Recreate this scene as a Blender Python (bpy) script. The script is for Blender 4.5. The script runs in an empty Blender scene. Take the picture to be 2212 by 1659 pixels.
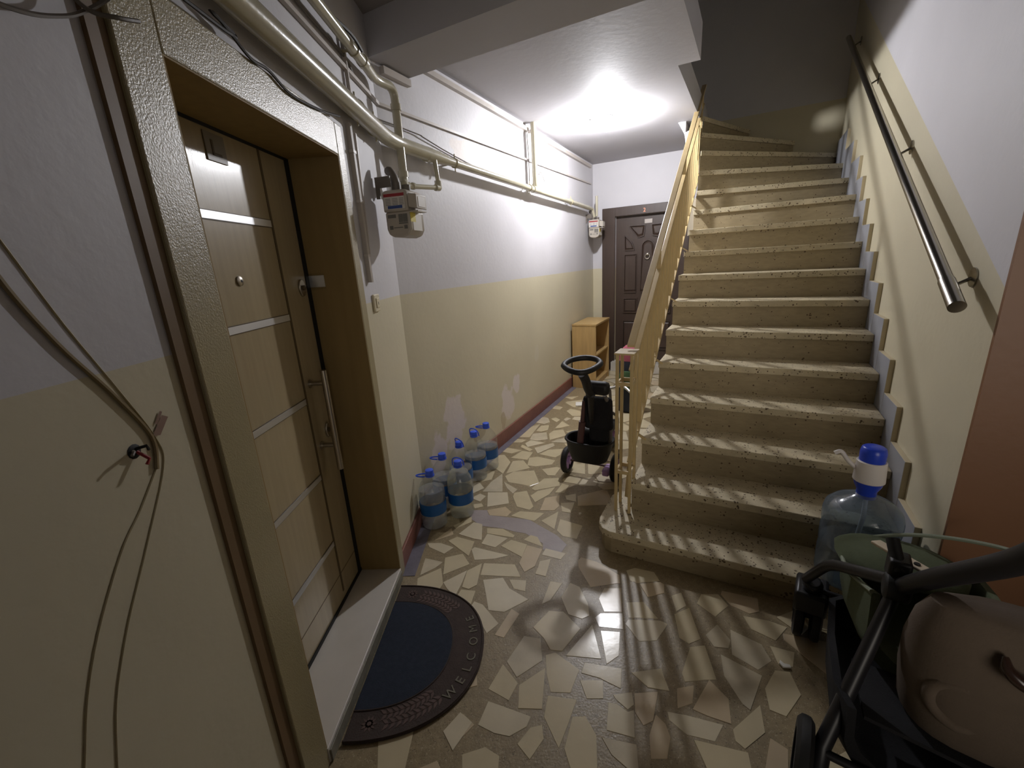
import bpy, bmesh, math, random
from mathutils import Vector as V, Matrix
from math import sin, cos, pi, radians, sqrt
random.seed(7)
SC = bpy.context.scene
COL = SC.collection

# ------------------------------------------------------------------ camera
PITCH, ROLL, EYE = radians(15.74), radians(-3.33), V((0, 0, 1.55))
cf = V((0, cos(PITCH), -sin(PITCH))); cr = V((1, 0, 0)); cu = cr.cross(cf)
cr2 = cr * cos(ROLL) + cu * sin(ROLL); cu2 = cu * cos(ROLL) - cr * sin(ROLL)
cam = bpy.data.cameras.new('camera'); cam.sensor_width = 36.0; cam.sensor_fit = 'HORIZONTAL'
cam.lens = 36.0 * 926.0 / 2212.0; cam.clip_start = 0.02
cam_o = bpy.data.objects.new('camera', cam); COL.objects.link(cam_o)
cam_o.matrix_world = Matrix(((cr2.x, cu2.x, -cf.x, EYE.x), (cr2.y, cu2.y, -cf.y, EYE.y), (cr2.z, cu2.z, -cf.z, EYE.z), (0, 0, 0, 1)))
SC.camera = cam_o
# ------------------------------------------------------------------ world, exposure
w = bpy.data.worlds.new('night'); SC.world = w; w.use_nodes = True
w.node_tree.nodes['Background'].inputs[0].default_value = (0.02, 0.022, 0.03, 1)
w.node_tree.nodes['Background'].inputs[1].default_value = 0.3
SC.view_settings.view_transform = 'Standard'; SC.view_settings.look = 'None'
SC.view_settings.gamma = 1.0; SC.view_settings.use_curve_mapping = False
SC.view_settings.exposure = 0.47
BULB = 1750.0                       # radiance of the bare bulb in the corridor
# weak warm fill light added unseen behind the camera to lift the stair fronts
fill_light = bpy.data.lights.new('stair_fill', 'AREA'); fill_light.shape = 'RECTANGLE'; fill_light.size = 1.3; fill_light.size_y = 1.9; fill_light.energy = 3.8; fill_light.color = (1, .91, .80); fill_light.spread = radians(64)
SC.cycles.caustics_reflective = False; SC.cycles.caustics_refractive = False
SC.cycles.max_bounces = 14; SC.cycles.diffuse_bounces = 8; SC.cycles.glossy_bounces = 4
SC.cycles.transmission_bounces = 10; SC.cycles.transparent_max_bounces = 16; SC.cycles.sample_clamp_indirect = 6.0

# ------------------------------------------------------------------ frames of the place
Z = V((0, 0, 1))
def head(d): return V((sin(radians(d)), cos(radians(d)), 0))
W0 = V((-.641, 2.111, 0)); ND = head(2.47); NN = V((ND.y, -ND.x, 0))         # wall with the cream door
K = W0 + ND * .44; CD = head(27.2); CN = V((CD.y, -CD.x, 0))                  # corridor wall
P = V((.527, 1.981, 0)); SD = V((.873, -.488, 0)).normalized(); ST = V((.488, .873, 0)).normalized()   # staircase
FL = V((1.155, 1.40, 0)); FS = V((.597, .802, 0)); RS = V((.802, -.597, 0))   # stroller
def N(a, o, z=0): return W0 + ND * a + NN * o + Z * z
def C(s, n, z=0): return K + CD * s + CN * n + Z * z
fill_o = bpy.data.objects.new('stair_fill', fill_light); COL.objects.link(fill_o); fill_o.location = V((.95, -1.55, 1.5))
fill_o.rotation_euler = V((-.02, -1, .02)).to_track_quat('Z', 'Y').to_euler()
def S(t, s, z=0): return P + SD * t + ST * s + Z * z
def Q(f, r, z=0): return FL + FS * f + RS * r + Z * z

# ------------------------------------------------------------------ materials
def lin(c):
    return tuple(((x / 255) / 12.92 if x / 255 <= .04045 else ((x / 255 + .055) / 1.055) ** 2.4) for x in c) + (1,)
def mat(name, col, rough=.5, metal=0., var=.0, scale=6., bump=0., bscale=60., col2=None, coat=0., detail=4., stretch=None, spots=None, patches=None, trans=0., ior=1.45, emit=0., sheen=0., bdist=.004, coatr=.15):
    m = bpy.data.materials.new(name); m.use_nodes = True
    nt = m.node_tree; nd = nt.nodes; lk = nt.links; b = nd['Principled BSDF']
    c = lin(col); b.inputs['Base Color'].default_value = c
    b.inputs['Roughness'].default_value = rough; b.inputs['Metallic'].default_value = metal
    b.inputs['IOR'].default_value = ior
    if coat: b.inputs['Coat Weight'].default_value = coat; b.inputs['Coat Roughness'].default_value = coatr
    if trans: b.inputs['Transmission Weight'].default_value = trans
    if sheen: b.inputs['Sheen Weight'].default_value = sheen
    if emit:
        b.inputs['Emission Color'].default_value = c; b.inputs['Emission Strength'].default_value = emit
    geo = nd.new('ShaderNodeNewGeometry'); src = geo.outputs['Position']
    if stretch:
        mp = nd.new('ShaderNodeMapping'); mp.inputs['Scale'].default_value = stretch; lk.new(src, mp.inputs['Vector']); src = mp.outputs['Vector']
    cur = None
    if var or col2:
        n = nd.new('ShaderNodeTexNoise'); n.inputs['Scale'].default_value = scale; n.inputs['Detail'].default_value = detail; lk.new(src, n.inputs['Vector'])
        mx = nd.new('ShaderNodeMix'); mx.data_type = 'RGBA'
        if col2: ca, cb = c, lin(col2)
        else: ca = tuple(x * (1 - var) for x in c[:3]) + (1,); cb = tuple(min(1, x * (1 + var)) for x in c[:3]) + (1,)
        mx.inputs[6].default_value = ca; mx.inputs[7].default_value = cb
        rp = nd.new('ShaderNodeMapRange'); rp.inputs[1].default_value = .3; rp.inputs[2].default_value = .7
        lk.new(n.outputs['Fac'], rp.inputs[0]); lk.new(rp.outputs[0], mx.inputs[0]); cur = mx.outputs[2]
    def over(fac, col):
        nonlocal cur
        mx = nd.new('ShaderNodeMix'); mx.data_type = 'RGBA'
        if cur is None: mx.inputs[6].default_value = c
        else: lk.new(cur, mx.inputs[6])
        mx.inputs[7].default_value = lin(col); lk.new(fac, mx.inputs[0]); cur = mx.outputs[2]
    for sp in (spots or []):                       # (scale, threshold, colour): voronoi chips
        vo = nd.new('ShaderNodeTexVoronoi'); vo.inputs['Scale'].default_value = sp[0]; lk.new(geo.outputs['Position'], vo.inputs['Vector'])
        rp = nd.new('ShaderNodeMapRange'); rp.inputs[1].default_value = sp[1]; rp.inputs[2].default_value = sp[1] * .8
        n = nd.new('ShaderNodeTexNoise'); n.inputs['Scale'].default_value = sp[0] * .45; n.inputs['Detail'].default_value = 3; lk.new(geo.outputs['Position'], n.inputs['Vector'])
        ad = nd.new('ShaderNodeMath'); ad.operation = 'MULTIPLY_ADD'; lk.new(n.outputs['Fac'], ad.inputs[0]); ad.inputs[1].default_value = 1.1; ad.inputs[2].default_value = -.50
        a2 = nd.new('ShaderNodeMath'); a2.operation = 'ADD'; lk.new(ad.outputs[0], a2.inputs[0]); lk.new(vo.outputs['Distance'], a2.inputs[1])
        lk.new(a2.outputs[0], rp.inputs[0]); over(rp.outputs[0], sp[2])
    for pt in (patches or []):                     # (place, size, colour, squash): bare plaster, stains
        sub = nd.new('ShaderNodeVectorMath'); sub.operation = 'SUBTRACT'; lk.new(geo.outputs['Position'], sub.inputs[0]); sub.inputs[1].default_value = pt[0]
        ml = nd.new('ShaderNodeVectorMath'); ml.operation = 'MULTIPLY'; lk.new(sub.outputs[0], ml.inputs[0]); ml.inputs[1].default_value = pt[3]
        ln = nd.new('ShaderNodeVectorMath'); ln.operation = 'LENGTH'; lk.new(ml.outputs[0], ln.inputs[0])
        n = nd.new('ShaderNodeTexNoise'); n.inputs['Scale'].default_value = 9; n.inputs['Detail'].default_value = 5; lk.new(geo.outputs['Position'], n.inputs['Vector'])
        ad = nd.new('ShaderNodeMath'); ad.operation = 'MULTIPLY_ADD'; lk.new(n.outputs['Fac'], ad.inputs[0]); ad.inputs[1].default_value = pt[1] * 1.6; lk.new(ln.outputs['Value'], ad.inputs[2])
        rp = nd.new('ShaderNodeMapRange'); rp.inputs[1].default_value = pt[1] * 1.75; rp.inputs[2].default_value = pt[1] * 1.6
        rp.inputs[4].default_value = .75; lk.new(ad.outputs[0], rp.inputs[0]); over(rp.outputs[0], pt[2])
    if cur is not None:
        lk.new(cur, b.inputs['Base Color'])
    if bump:
        n = nd.new('ShaderNodeTexNoise'); n.inputs['Scale'].default_value = bscale; n.inputs['Detail'].default_value = 3; lk.new(src, n.inputs['Vector'])
        bp = nd.new('ShaderNodeBump'); bp.inputs['Strength'].default_value = bump; bp.inputs['Distance'].default_value = bdist
        lk.new(n.outputs['Fac'], bp.inputs['Height']); lk.new(bp.outputs['Normal'], b.inputs['Normal']); lk.new(bp.outputs['Normal'], b.inputs['Coat Normal'])
    return m
def clear_mat(name, tint, gloss_rough=.04, body=None, edge=.4):
    """thin clear plastic: see-through with a fresnel shine"""
    m = bpy.data.materials.new(name); m.use_nodes = True; nt = m.node_tree; nd = nt.nodes; lk = nt.links
    nd.remove(nd['Principled BSDF']); out = nd['Material Output']
    tr = nd.new('ShaderNodeBsdfTransparent'); tr.inputs[0].default_value = tint
    gl = nd.new('ShaderNodeBsdfGlossy'); gl.inputs['Roughness'].default_value = gloss_rough
    lw = nd.new('ShaderNodeLayerWeight'); lw.inputs[0].default_value = .35
    mr = nd.new('ShaderNodeMapRange'); mr.inputs[3].default_value = .02; mr.inputs[4].default_value = edge; lk.new(lw.outputs['Facing'], mr.inputs[0])
    n = nd.new('ShaderNodeTexNoise'); n.inputs['Scale'].default_value = 45; bp = nd.new('ShaderNodeBump'); bp.inputs['Strength'].default_value = .15
    lk.new(n.outputs['Fac'], bp.inputs['Height']); lk.new(bp.outputs['Normal'], gl.inputs['Normal'])
    if body:                                          # milky share of the plastic
        df = nd.new('ShaderNodeBsdfDiffuse'); df.inputs[0].default_value = body[1]; m2 = nd.new('ShaderNodeMixShader'); m2.inputs[0].default_value = body[0]
        lk.new(tr.outputs[0], m2.inputs[1]); lk.new(df.outputs[0], m2.inputs[2]); tr = m2
    mx = nd.new('ShaderNodeMixShader'); lk.new(mr.outputs[0], mx.inputs[0]); lk.new(tr.outputs[0], mx.inputs[1]); lk.new(gl.outputs[0], mx.inputs[2]); lk.new(mx.outputs[0], out.inputs[0])
    return m
def water_mat(name, tint):
    m = clear_mat(name, tint, .02, body=(.16, tint), edge=.2); nt = m.node_tree; nd = nt.nodes; lk = nt.links
    g = nd.new('ShaderNodeBsdfRefraction'); g.inputs['IOR'].default_value = 1.15; g.inputs['Roughness'].default_value = .03; g.inputs['Color'].default_value = tint
    mx = nd.new('ShaderNodeMixShader'); mx.inputs[0].default_value = .10; out = nd['Material Output']; old = out.inputs[0].links[0].from_socket
    lk.new(old, mx.inputs[1]); lk.new(g.outputs[0], mx.inputs[2]); lk.new(mx.outputs[0], out.inputs[0]); return m

# ------------------------------------------------------------------ mesh helpers
def B(): return bmesh.new()
def box(bm, o, x, y, z):
    """corner o and three edge vectors"""
    o, x, y, z = V(o), V(x), V(y), V(z)
    v = [bm.verts.new(o + x * i + y * j + z * k) for k in (0, 1) for j in (0, 1) for i in (0, 1)]
    for f in ((0, 1, 3, 2), (4, 6, 7, 5), (0, 4, 5, 1), (2, 3, 7, 6), (0, 2, 6, 4), (1, 5, 7, 3)): bm.faces.new([v[i] for i in f])
def cbox(bm, c, x, y, z): box(bm, V(c) - (V(x) + V(y) + V(z)) * .5, x, y, z)
def prism(bm, pts, ext, mi=0):
    a = [bm.verts.new(p) for p in pts]; b = [bm.verts.new(V(p) + V(ext)) for p in pts]; n = len(a)
    fs = [bm.faces.new(a), bm.faces.new(b[::-1])] + [bm.faces.new((a[i], b[i], b[(i + 1) % n], a[(i + 1) % n])) for i in range(n)]
    for f in fs: f.material_index = mi
def rot_frame(d, up=None):
    d = d.normalized(); up = up or (Z if abs(d.z) < .95 else V((1, 0, 0)))
    x = d.cross(up).normalized(); return x, x.cross(d).normalized()
def tube(bm, pts, r, n=10, closed=False, flat=1.0, up=None):
    pts = [V(p) for p in pts]; m = len(pts); rings = []; px = None
    for i, p in enumerate(pts):
        if closed: d = pts[(i + 1) % m] - pts[i - 1]
        else: d = (pts[min(i + 1, m - 1)] - pts[max(i - 1, 0)])
        d.normalize()
        if px is None: x, y = rot_frame(d, up)
        else:
            x = (px - d * px.dot(d)).normalized(); y = x.cross(d)
        px = x; rr = r[i] if isinstance(r, (list, tuple)) else r
        rings.append([bm.verts.new(p + x * cos(2 * pi * k / n) * rr + y * sin(2 * pi * k / n) * rr * flat) for k in range(n)])
    for i in range(m if closed else m - 1):
        a, b = rings[i], rings[(i + 1) % m]
        for k in range(n): bm.faces.new((a[k], a[(k + 1) % n], b[(k + 1) % n], b[k]))
    if not closed: bm.faces.new(rings[0][::-1]); bm.faces.new(rings[-1])
def lathe(bm, c, prof, axis=Z, n=24, caps=True, arc=None):
    c = V(c); axis = V(axis).normalized(); x, y = rot_frame(axis); rings = []
    a0, a1 = arc or (0, 2 * pi); k_ = n if not arc else n + 1
    for r, h in prof: rings.append([bm.verts.new(c + axis * h + x * cos(a0 + (a1 - a0) * k / n) * max(r, 1e-4) + y * sin(a0 + (a1 - a0) * k / n) * max(r, 1e-4)) for k in range(k_)])
    for a, b in zip(rings, rings[1:]):
        for k in range(n): bm.faces.new((a[k], a[(k + 1) % k_], b[(k + 1) % k_], b[k]))
    if caps and not arc: bm.faces.new(rings[0][::-1]); bm.faces.new(rings[-1])
def bar(bm, p, q, w, h, up=Z):
    p, q = V(p), V(q); d = (q - p).normalized(); x = d.cross(V(up))
    x = (x if x.length > 1e-4 else d.cross(V((.3, 1, 0)))).normalized(); y = x.cross(d)
    box(bm, p - x * w / 2 - y * h / 2, x * w, q - p, y * h)
def quad(bm, *p, mi=0):
    f = bm.faces.new([bm.verts.new(V(q)) for q in p]); f.material_index = mi; return f
def smoothpath(pts, k=6):
    """Catmull-Rom through the points"""
    pts = [V(p) for p in pts]; out = []
    for i in range(len(pts) - 1):
        a, b, c, d = pts[max(i - 1, 0)], pts[i], pts[i + 1], pts[min(i + 2, len(pts) - 1)]
        for j in range(k):
            t = j / k; out.append(.5 * ((2 * b) + (c - a) * t + (2 * a - 5 * b + 4 * c - d) * t * t + (3 * b - a - 3 * c + d) * t ** 3))
    return out + [pts[-1]]
def bend(pts, r, k=5):
    """polyline with rounded corners of radius r"""
    pts = [V(p) for p in pts]; out = [pts[0]]
    for i in range(1, len(pts) - 1):
        a, b, c = pts[i - 1], pts[i], pts[i + 1]; u = (a - b).normalized() * min(r, (a - b).length * .45); v = (c - b).normalized() * min(r, (c - b).length * .45)
        for j in range(k + 1): t = j / k; out.append((b + u) * (1 - t) ** 2 + b * 2 * t * (1 - t) + (b + v) * t * t)
    return out + [pts[-1]]

# ------------------------------------------------------------------ object helpers
LOC = {}
def empty(name, loc, label=None, cat=None, group=None, kind=None):
    o = bpy.data.objects.new(name, None); o.empty_display_size = .05; COL.objects.link(o); o.location = loc; LOC[o] = V(loc)
    return tag(o, label, cat, group, kind)
def tag(o, label=None, cat=None, group=None, kind=None):
    if label: o['label'] = label
    if cat: o['category'] = cat
    if group: o['group'] = group
    if kind: o['kind'] = kind
    return o
def obj(name, bm, m, parent=None, smooth=True, bevel=0, label=None, cat=None, kind=None, group=None, at=None, angle=38, recalc=True):
    base = LOC[parent] if parent is not None else V((0, 0, 0))
    off = V(at) if at is not None else base
    if recalc: bmesh.ops.recalc_face_normals(bm, faces=bm.faces)
    bmesh.ops.translate(bm, verts=bm.verts, vec=-off)
    me = bpy.data.meshes.new(name); bm.to_mesh(me); bm.free()
    for x in (m if isinstance(m, (list, tuple)) else [m]): me.materials.append(x)
    if smooth: me.shade_smooth(); me.set_sharp_from_angle(angle=radians(angle))
    o = bpy.data.objects.new(name, me); COL.objects.link(o); LOC[o] = off
    if parent is not None: o.parent = parent
    o.location = off - base
    if bevel:
        md = o.modifiers.new('edge', 'BEVEL'); md.width = bevel; md.segments = 2; md.limit_method = 'ANGLE'; md.angle_limit = radians(40)
    return tag(o, label, cat, group, kind)
def children(o): return [c for c in bpy.data.objects if c.parent == o]
def copy_tree(o, parent=None):
    c = o.copy(); COL.objects.link(c)
    if parent is not None: c.parent = parent
    for ch in children(o): copy_tree(ch, c)
    return c
def text_mesh(body, size, depth):
    cu = bpy.data.curves.new('lettering', 'FONT'); cu.body = body; cu.size = size; cu.extrude = depth; cu.align_x = 'CENTER'; cu.align_y = 'CENTER'
    o = bpy.data.objects.new('lettering', cu); COL.objects.link(o); bpy.context.view_layer.update()
    me = bpy.data.meshes.new_from_object(o.evaluated_get(bpy.context.evaluated_depsgraph_get()))
    bpy.data.objects.remove(o); bpy.data.curves.remove(cu); return me
def letters(name, body, size, depth, m, parent, M):
    me = text_mesh(body, size, depth); bm = B(); bm.from_mesh(me); bpy.data.meshes.remove(me); bm.transform(M)
    return obj(name, bm, m, parent, smooth=False, recalc=False)
def axes(x, y, z, o):
    return Matrix(((x.x, y.x, z.x, o.x), (x.y, y.y, z.y, o.y), (x.z, y.z, z.z, o.z), (0, 0, 0, 1)))

# ------------------------------------------------------------------ the materials of the place
PLASTER = (198, 196, 199); BEIGE = (200, 192, 166)
bare = (216, 206, 206)
M_upper = mat('lilac white wall paint', PLASTER, .55, var=.03, scale=2.5, bump=.25, bscale=35, patches=[(C(.86, 0, 2.30), .16, (206, 192, 180), (1.2, .7, 1.6))])
M_lower = mat('beige oil paint', BEIGE, .42, var=.04, scale=2, bump=.25, bscale=30, patches=[
    (C(1.27, 0, .36), .13, bare, (1, .9, .8)), (C(1.45, 0, .47), .07, bare, (1, .8, .7)), (C(.42, 0, .45), .14, bare, (1, 1, .55)), (C(.2, 0, .3), .10, bare, (1, 1, .6)),
    (C(1.95, 0, .64), .06, (205, 198, 178), (1, 1, .6)), (C(.75, 0, .25), .08, (168, 150, 120), (.8, .8, 1.2)), (C(1.15, 0, .2), .05, (176, 160, 130), (1, 1, .6))])
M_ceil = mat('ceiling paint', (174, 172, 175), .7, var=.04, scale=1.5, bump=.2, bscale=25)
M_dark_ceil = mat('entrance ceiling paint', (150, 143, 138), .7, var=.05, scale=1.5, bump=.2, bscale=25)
M_brownwall = mat('brown gloss wall paint', (124, 87, 60), .45, var=.06, scale=2, bump=.15, bscale=30)
M_base = mat('red brown baseboard paint', (128, 84, 72), .5, var=.10, scale=12, bump=.3, bscale=50)
M_blue = mat('blue grey painted floor edge', (112, 108, 118), .45, var=.16, scale=14, bump=.2, bscale=60)
M_patch = mat('lilac grey cement patch', (158, 148, 146), .4, var=.08, scale=10, bump=.2, bscale=60)
M_grout = mat('terrazzo grout', (144, 129, 100), .34, var=.15, scale=40, bump=.2, bscale=120, spots=[(160, .30, (170, 156, 128)), (120, .22, (112, 98, 76))])
M_stone = [mat('marble beige', (202, 189, 157), .2, var=.05, scale=9, bump=.06, bscale=40), mat('marble pale', (208, 197, 170), .18, var=.05, scale=8, bump=.06, bscale=40),
           mat('marble pinkish', (196, 178, 148), .24, var=.06, scale=9, bump=.06, bscale=40), mat('marble veined grey', (198, 187, 162), .2, var=.10, scale=14, bump=.08, bscale=40)]
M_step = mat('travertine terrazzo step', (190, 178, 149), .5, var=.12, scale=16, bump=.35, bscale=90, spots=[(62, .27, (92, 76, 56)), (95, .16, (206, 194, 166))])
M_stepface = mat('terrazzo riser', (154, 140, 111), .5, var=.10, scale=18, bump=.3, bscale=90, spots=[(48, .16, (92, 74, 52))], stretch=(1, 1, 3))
M_concrete = mat('painted stair side', (150, 140, 120), .6, var=.06, scale=5, bump=.3, bscale=30)
M_whitewash = mat('white stair soffit', (205, 203, 205), .6, var=.03, scale=5, bump=.2, bscale=30)
M_skirt = mat('blue grey stair skirting', (150, 152, 158), .4, var=.05, scale=8)
M_skirtedge = mat('cream skirting edge', (190, 178, 150), .5, var=.04, scale=8)
M_casing = mat('cream textured door frame paint', (156, 144, 108), .4, var=.03, scale=6, bump=1.0, bscale=230, bdist=.0011, coat=.45, coatr=.24)
M_jamb = mat('wood grain door jamb', (146, 124, 80), .7, var=.08, scale=5, stretch=(6, 6, .5), bump=.05, bscale=30)
M_sidestrip = mat('brown side strip', (112, 90, 62), .5, var=.06, scale=6)
M_leaf = mat('beige wood laminate door', (166, 150, 116), .34, var=.06, scale=5, stretch=(10, 10, .6), bump=.04, bscale=30, coat=.35)
M_groove = mat('dark door groove', (92, 76, 50), .5)
M_steel = mat('brushed steel strip', (212, 212, 212), .42, metal=1)
M_lock = mat('satin chrome lock', (190, 182, 168), .35, metal=1)
M_black = mat('black rubber', (24, 23, 22), .6)
M_marble = mat('white marble threshold', (208, 203, 193), .3, var=.06, scale=4, detail=8)
M_marbleedge = mat('worn marble edge', (130, 126, 112), .5, var=.2, scale=20, bump=.3)
M_door2 = mat('dark brown wood door', (66, 53, 45), .42, var=.10, scale=5, stretch=(8, 8, .6), bump=.1, bscale=40)
M_pipe = mat('cream pipe paint', (180, 174, 152), .22, var=.05, scale=10, bump=.08, bscale=60, coat=.4)
M_clamp = mat('painted pipe clamp', (168, 158, 128), .35, var=.1, scale=30)
M_conduit = mat('white plastic conduit', (184, 176, 168), .4, var=.04, scale=10)
M_cable = mat('grey cable', (106, 99, 90), .5)
M_darkcable = mat('dark cable', (48, 44, 40), .5)
M_browncable = mat('brown painted cable', (134, 116, 80), .5)
M_painted = mat('beige painted cable', (168, 156, 124), .5)
M_meter = mat('grey meter housing', (176, 168, 156), .42, var=.03, scale=10)
M_label = mat('white label', (205, 200, 192), .5)
M_labred = mat('label red', (150, 44, 48), .5); M_lablue = mat('label blue', (64, 84, 140), .5); M_labyel = mat('label yellow', (206, 190, 70), .5); M_labgrey = mat('label grey print', (112, 110, 104), .5)
M_iron = mat('beige railing paint', (188, 166, 120), .35, var=.06, scale=14, coat=.2)
M_cap = mat('blue bottle cap', (62, 98, 226), .35)
M_petl = mat('blue bottle label', (28, 92, 158), .4, var=.06, scale=20)
M_petl2 = mat('pale scribble on label', (150, 178, 200), .4)
M_pet = clear_mat('clear bottle plastic', (.99, .995, .995, 1), body=(.025, (.8, .84, .86, 1)), edge=.22)
M_water = water_mat('water', (.982, .992, .992, 1))
M_wateryel = water_mat('yellowish water', (.975, .98, .91, 1))
M_jug = clear_mat('blue tinted jug plastic', (.60, .70, .80, 1), .08, body=(.30, (.26, .33, .42, 1)))
M_pumpblue = mat('blue pump plastic', (40, 68, 190), .3); M_pumpwhite = mat('white pump plastic', (214, 208, 204), .35)
M_cabinet = mat('yellow wood veneer', (178, 148, 98), .4, var=.10, scale=5, stretch=(6, 6, .8))
M_mat = mat('brown rubber doormat', (62, 50, 44), .8, var=.12, scale=30, bump=.5, bscale=180)
M_matblue = mat('dark blue mat carpet', (38, 45, 58), .95, var=.12, scale=60, bump=.5, bscale=300)
M_relief = mat('mat raised relief', (88, 70, 64), .7, var=.1, scale=60)
M_letter = mat('mat lettering', (112, 108, 92), .7)
M_plastic = mat('black plastic', (20, 19, 19), .55, bump=.1, bscale=200)
M_fabricblack = mat('black fabric', (22, 22, 25), .95, var=.1, scale=50, bump=.4, bscale=300)
M_lilac = mat('lilac plastic', (186, 150, 205), .4); M_maroon = mat('dark plum tube', (84, 58, 56), .4); M_greytube = mat('grey tube', (104, 98, 92), .4)
M_pink = mat('pink fabric', (160, 84, 98), .9); M_navy = mat('navy fabric', (40, 44, 58), .8); M_green = mat('green fabric patch', (66, 96, 62), .8)
M_strollgreen = mat('sage green stroller fabric', (84, 92, 68), .9, var=.06, scale=30, bump=.3, bscale=250)
M_strolltrim = mat('pale green piping', (132, 140, 122), .7)
M_strollbeige = mat('taupe stroller fabric', (92, 80, 68), .9, var=.05, scale=20, bump=.2, bscale=200)
M_frame = mat('black stroller frame', (30, 29, 32), .4)
M_strap = mat('off white strap', (205, 190, 165), .7, var=.06, scale=30)
M_leather = mat('glossy dark leather', (52, 36, 30), .18, coat=.6)
M_hand = mat('stainless handrail', (168, 164, 156), .22, metal=1)
M_bulb = mat('glowing bulb', (250, 250, 255), .5, emit=BULB)
M_plate = mat('dull number plate', (128, 120, 102), .45)
M_socket = mat('white lamp holder', (225, 225, 225), .4)
M_switch = mat('ivory switch', (210, 200, 172), .4)
M_paper = mat('white paper', (230, 228, 220), .7)
M_copper = mat('copper number', (214, 140, 110), .35, metal=.6)
M_tapered = mat('red tape', (142, 114, 98), .6)

# ================================================================== THE SETTING
def wb(bm, F, a0, a1, z0, z1, th, mi=0, o0=0.):
    """solid wall piece in frame F(along, out, up)"""
    prism(bm, [F(a0, o0, z0), F(a1, o0, z0), F(a1, o0 - th, z0), F(a0, o0 - th, z0)], Z * (z1 - z0), mi)
def SF(t, o, z=0): return S(t, 3.95 - o, z)          # far wall frame: along t, out towards the camera
def structure(name, bm, m, label, cat='wall', **k): return obj(name, bm, m, smooth=False, kind='structure', label=label, cat=cat, **k)
PL = 1.408                                            # height of the beige dado
DA0, DA1, DZ0, DZ1 = -1.08, -.22, .062, 2.0           # opening of the cream door
b = B()
for a0, a1 in ((-4.2, DA0), (DA1, .46)):
    wb(b, N, a0, a1, -.05, PL, .24, 0); wb(b, N, a0, a1, PL, 2.9, .24, 1)
wb(b, N, DA0, DA1, DZ1, 2.9, .24, 1); wb(b, N, DA0, DA1, -.05, .0, .24, 0)
structure('wall_left', b, [M_lower, M_upper], 'near left wall, lilac white above a beige dado, holding the cream door')
b = B(); wb(b, C, -.04, 4.25, -.05, PL, .15, 0); wb(b, C, -.04, 4.25, PL, 2.8, .15, 1)
structure('wall_corridor', b, [M_lower, M_upper], 'long corridor wall behind the water bottles, lilac white above beige with peeling patches')
D2A, D2B, D2Z0, D2Z1 = -1.115, -.365, .135, 2.055     # opening of the dark door
b = B()
for a0, a1 in ((-1.75, D2A), (D2B, -.03)): wb(b, SF, a0, a1, -.05, PL, .18, 0); wb(b, SF, a0, a1, PL, 2.75, .18, 1)
wb(b, SF, D2A, D2B, D2Z1, 2.75, .18, 1); wb(b, SF, D2A, D2B, -.05, .0, .18, 0)
wb(b, SF, -.03, 1.4, -.05, 2.95, .18, 0); wb(b, SF, -.03, 1.4, 2.95, 5.4, .18, 1); wb(b, SF, -1.75, -.03, 2.75, 5.4, .18, 1)
structure('wall_far', b, [M_lower, M_upper], 'end wall holding the dark brown door and closing the stairwell')
def rz(s): return 1.434 + .604 * s
b = B()
prism(b, [S(1.2, -.07, -.05), S(1.2, 4.1, -.05), S(1.2, 4.1, rz(4.1)), S(1.2, -.07, rz(-.07))], SD * .16, 0)
prism(b, [S(1.2, -.07, rz(-.07)), S(1.2, 4.1, rz(4.1)), S(1.2, 4.1, 5.4), S(1.2, -.07, 5.4)], SD * .16, 1)
structure('wall_right', b, [M_lower, M_upper], 'wall on the right of the stairs, beige below a slanting line and lilac white above, carrying the steel handrail')
b = B(); box(b, S(1.2, -.085, -.05), SD * 2.4, ST * .015, Z * 2.86)
structure('wall_brown', b, M_brownwall, 'brown painted wall turning away at the far right beside the stroller')
b = B(); wb(b, lambda a, o, z: S(3.5 + o * -1, a, z), -5.5, -.07, -.05, 2.9, .1, 0)
structure('wall_hall', b, M_lower, 'side wall of the entrance hall outside the picture on the right')
b = B(); box(b, N(-4.0, -.2, -.05), NN * 6.2, ND * -.1, Z * 2.95)
structure('wall_back', b, M_upper, 'wall of the entrance hall behind the camera')
b = B(); box(b, S(-3.5, -.09, 2.76), SD * 7.2, ST * -6.5, Z * .12)
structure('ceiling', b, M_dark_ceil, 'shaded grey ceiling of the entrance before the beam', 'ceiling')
b = B(); box(b, S(-1.62, -.09, 2.58), SD * 1.735, ST * .31, Z * .36)
structure('ceiling_beam', b, M_ceil, 'grey plastered beam hanging across the corridor mouth', 'beam')
b = B(); box(b, S(-1.9, .22, 2.72), SD * 2.015, ST * 1.185, Z * .2); box(b, S(-1.9, 1.405, 2.72), SD * 1.88, ST * 2.545, Z * .2)
structure('ceiling_corridor', b, M_ceil, 'white corridor ceiling around the bare lamp, ending in a slab edge at the stairwell', 'ceiling')
b = B(); box(b, S(-1.7, -.09, 2.92), SD * 3.1, ST * -.08, Z * 2.48); box(b, S(-1.7, -.09, 2.92), SD * -.08, ST * 4.1, Z * 2.48)
structure('wall_upper', b, M_upper, 'walls of the dark upper stairwell over the corridor slab')
b = B(); box(b, S(-1.8, -.2, 5.3), SD * 3.2, ST * 4.4, Z * .1)
structure('ceiling_upper', b, M_ceil, 'ceiling of the dark stairwell above the first flight', 'ceiling')

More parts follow.
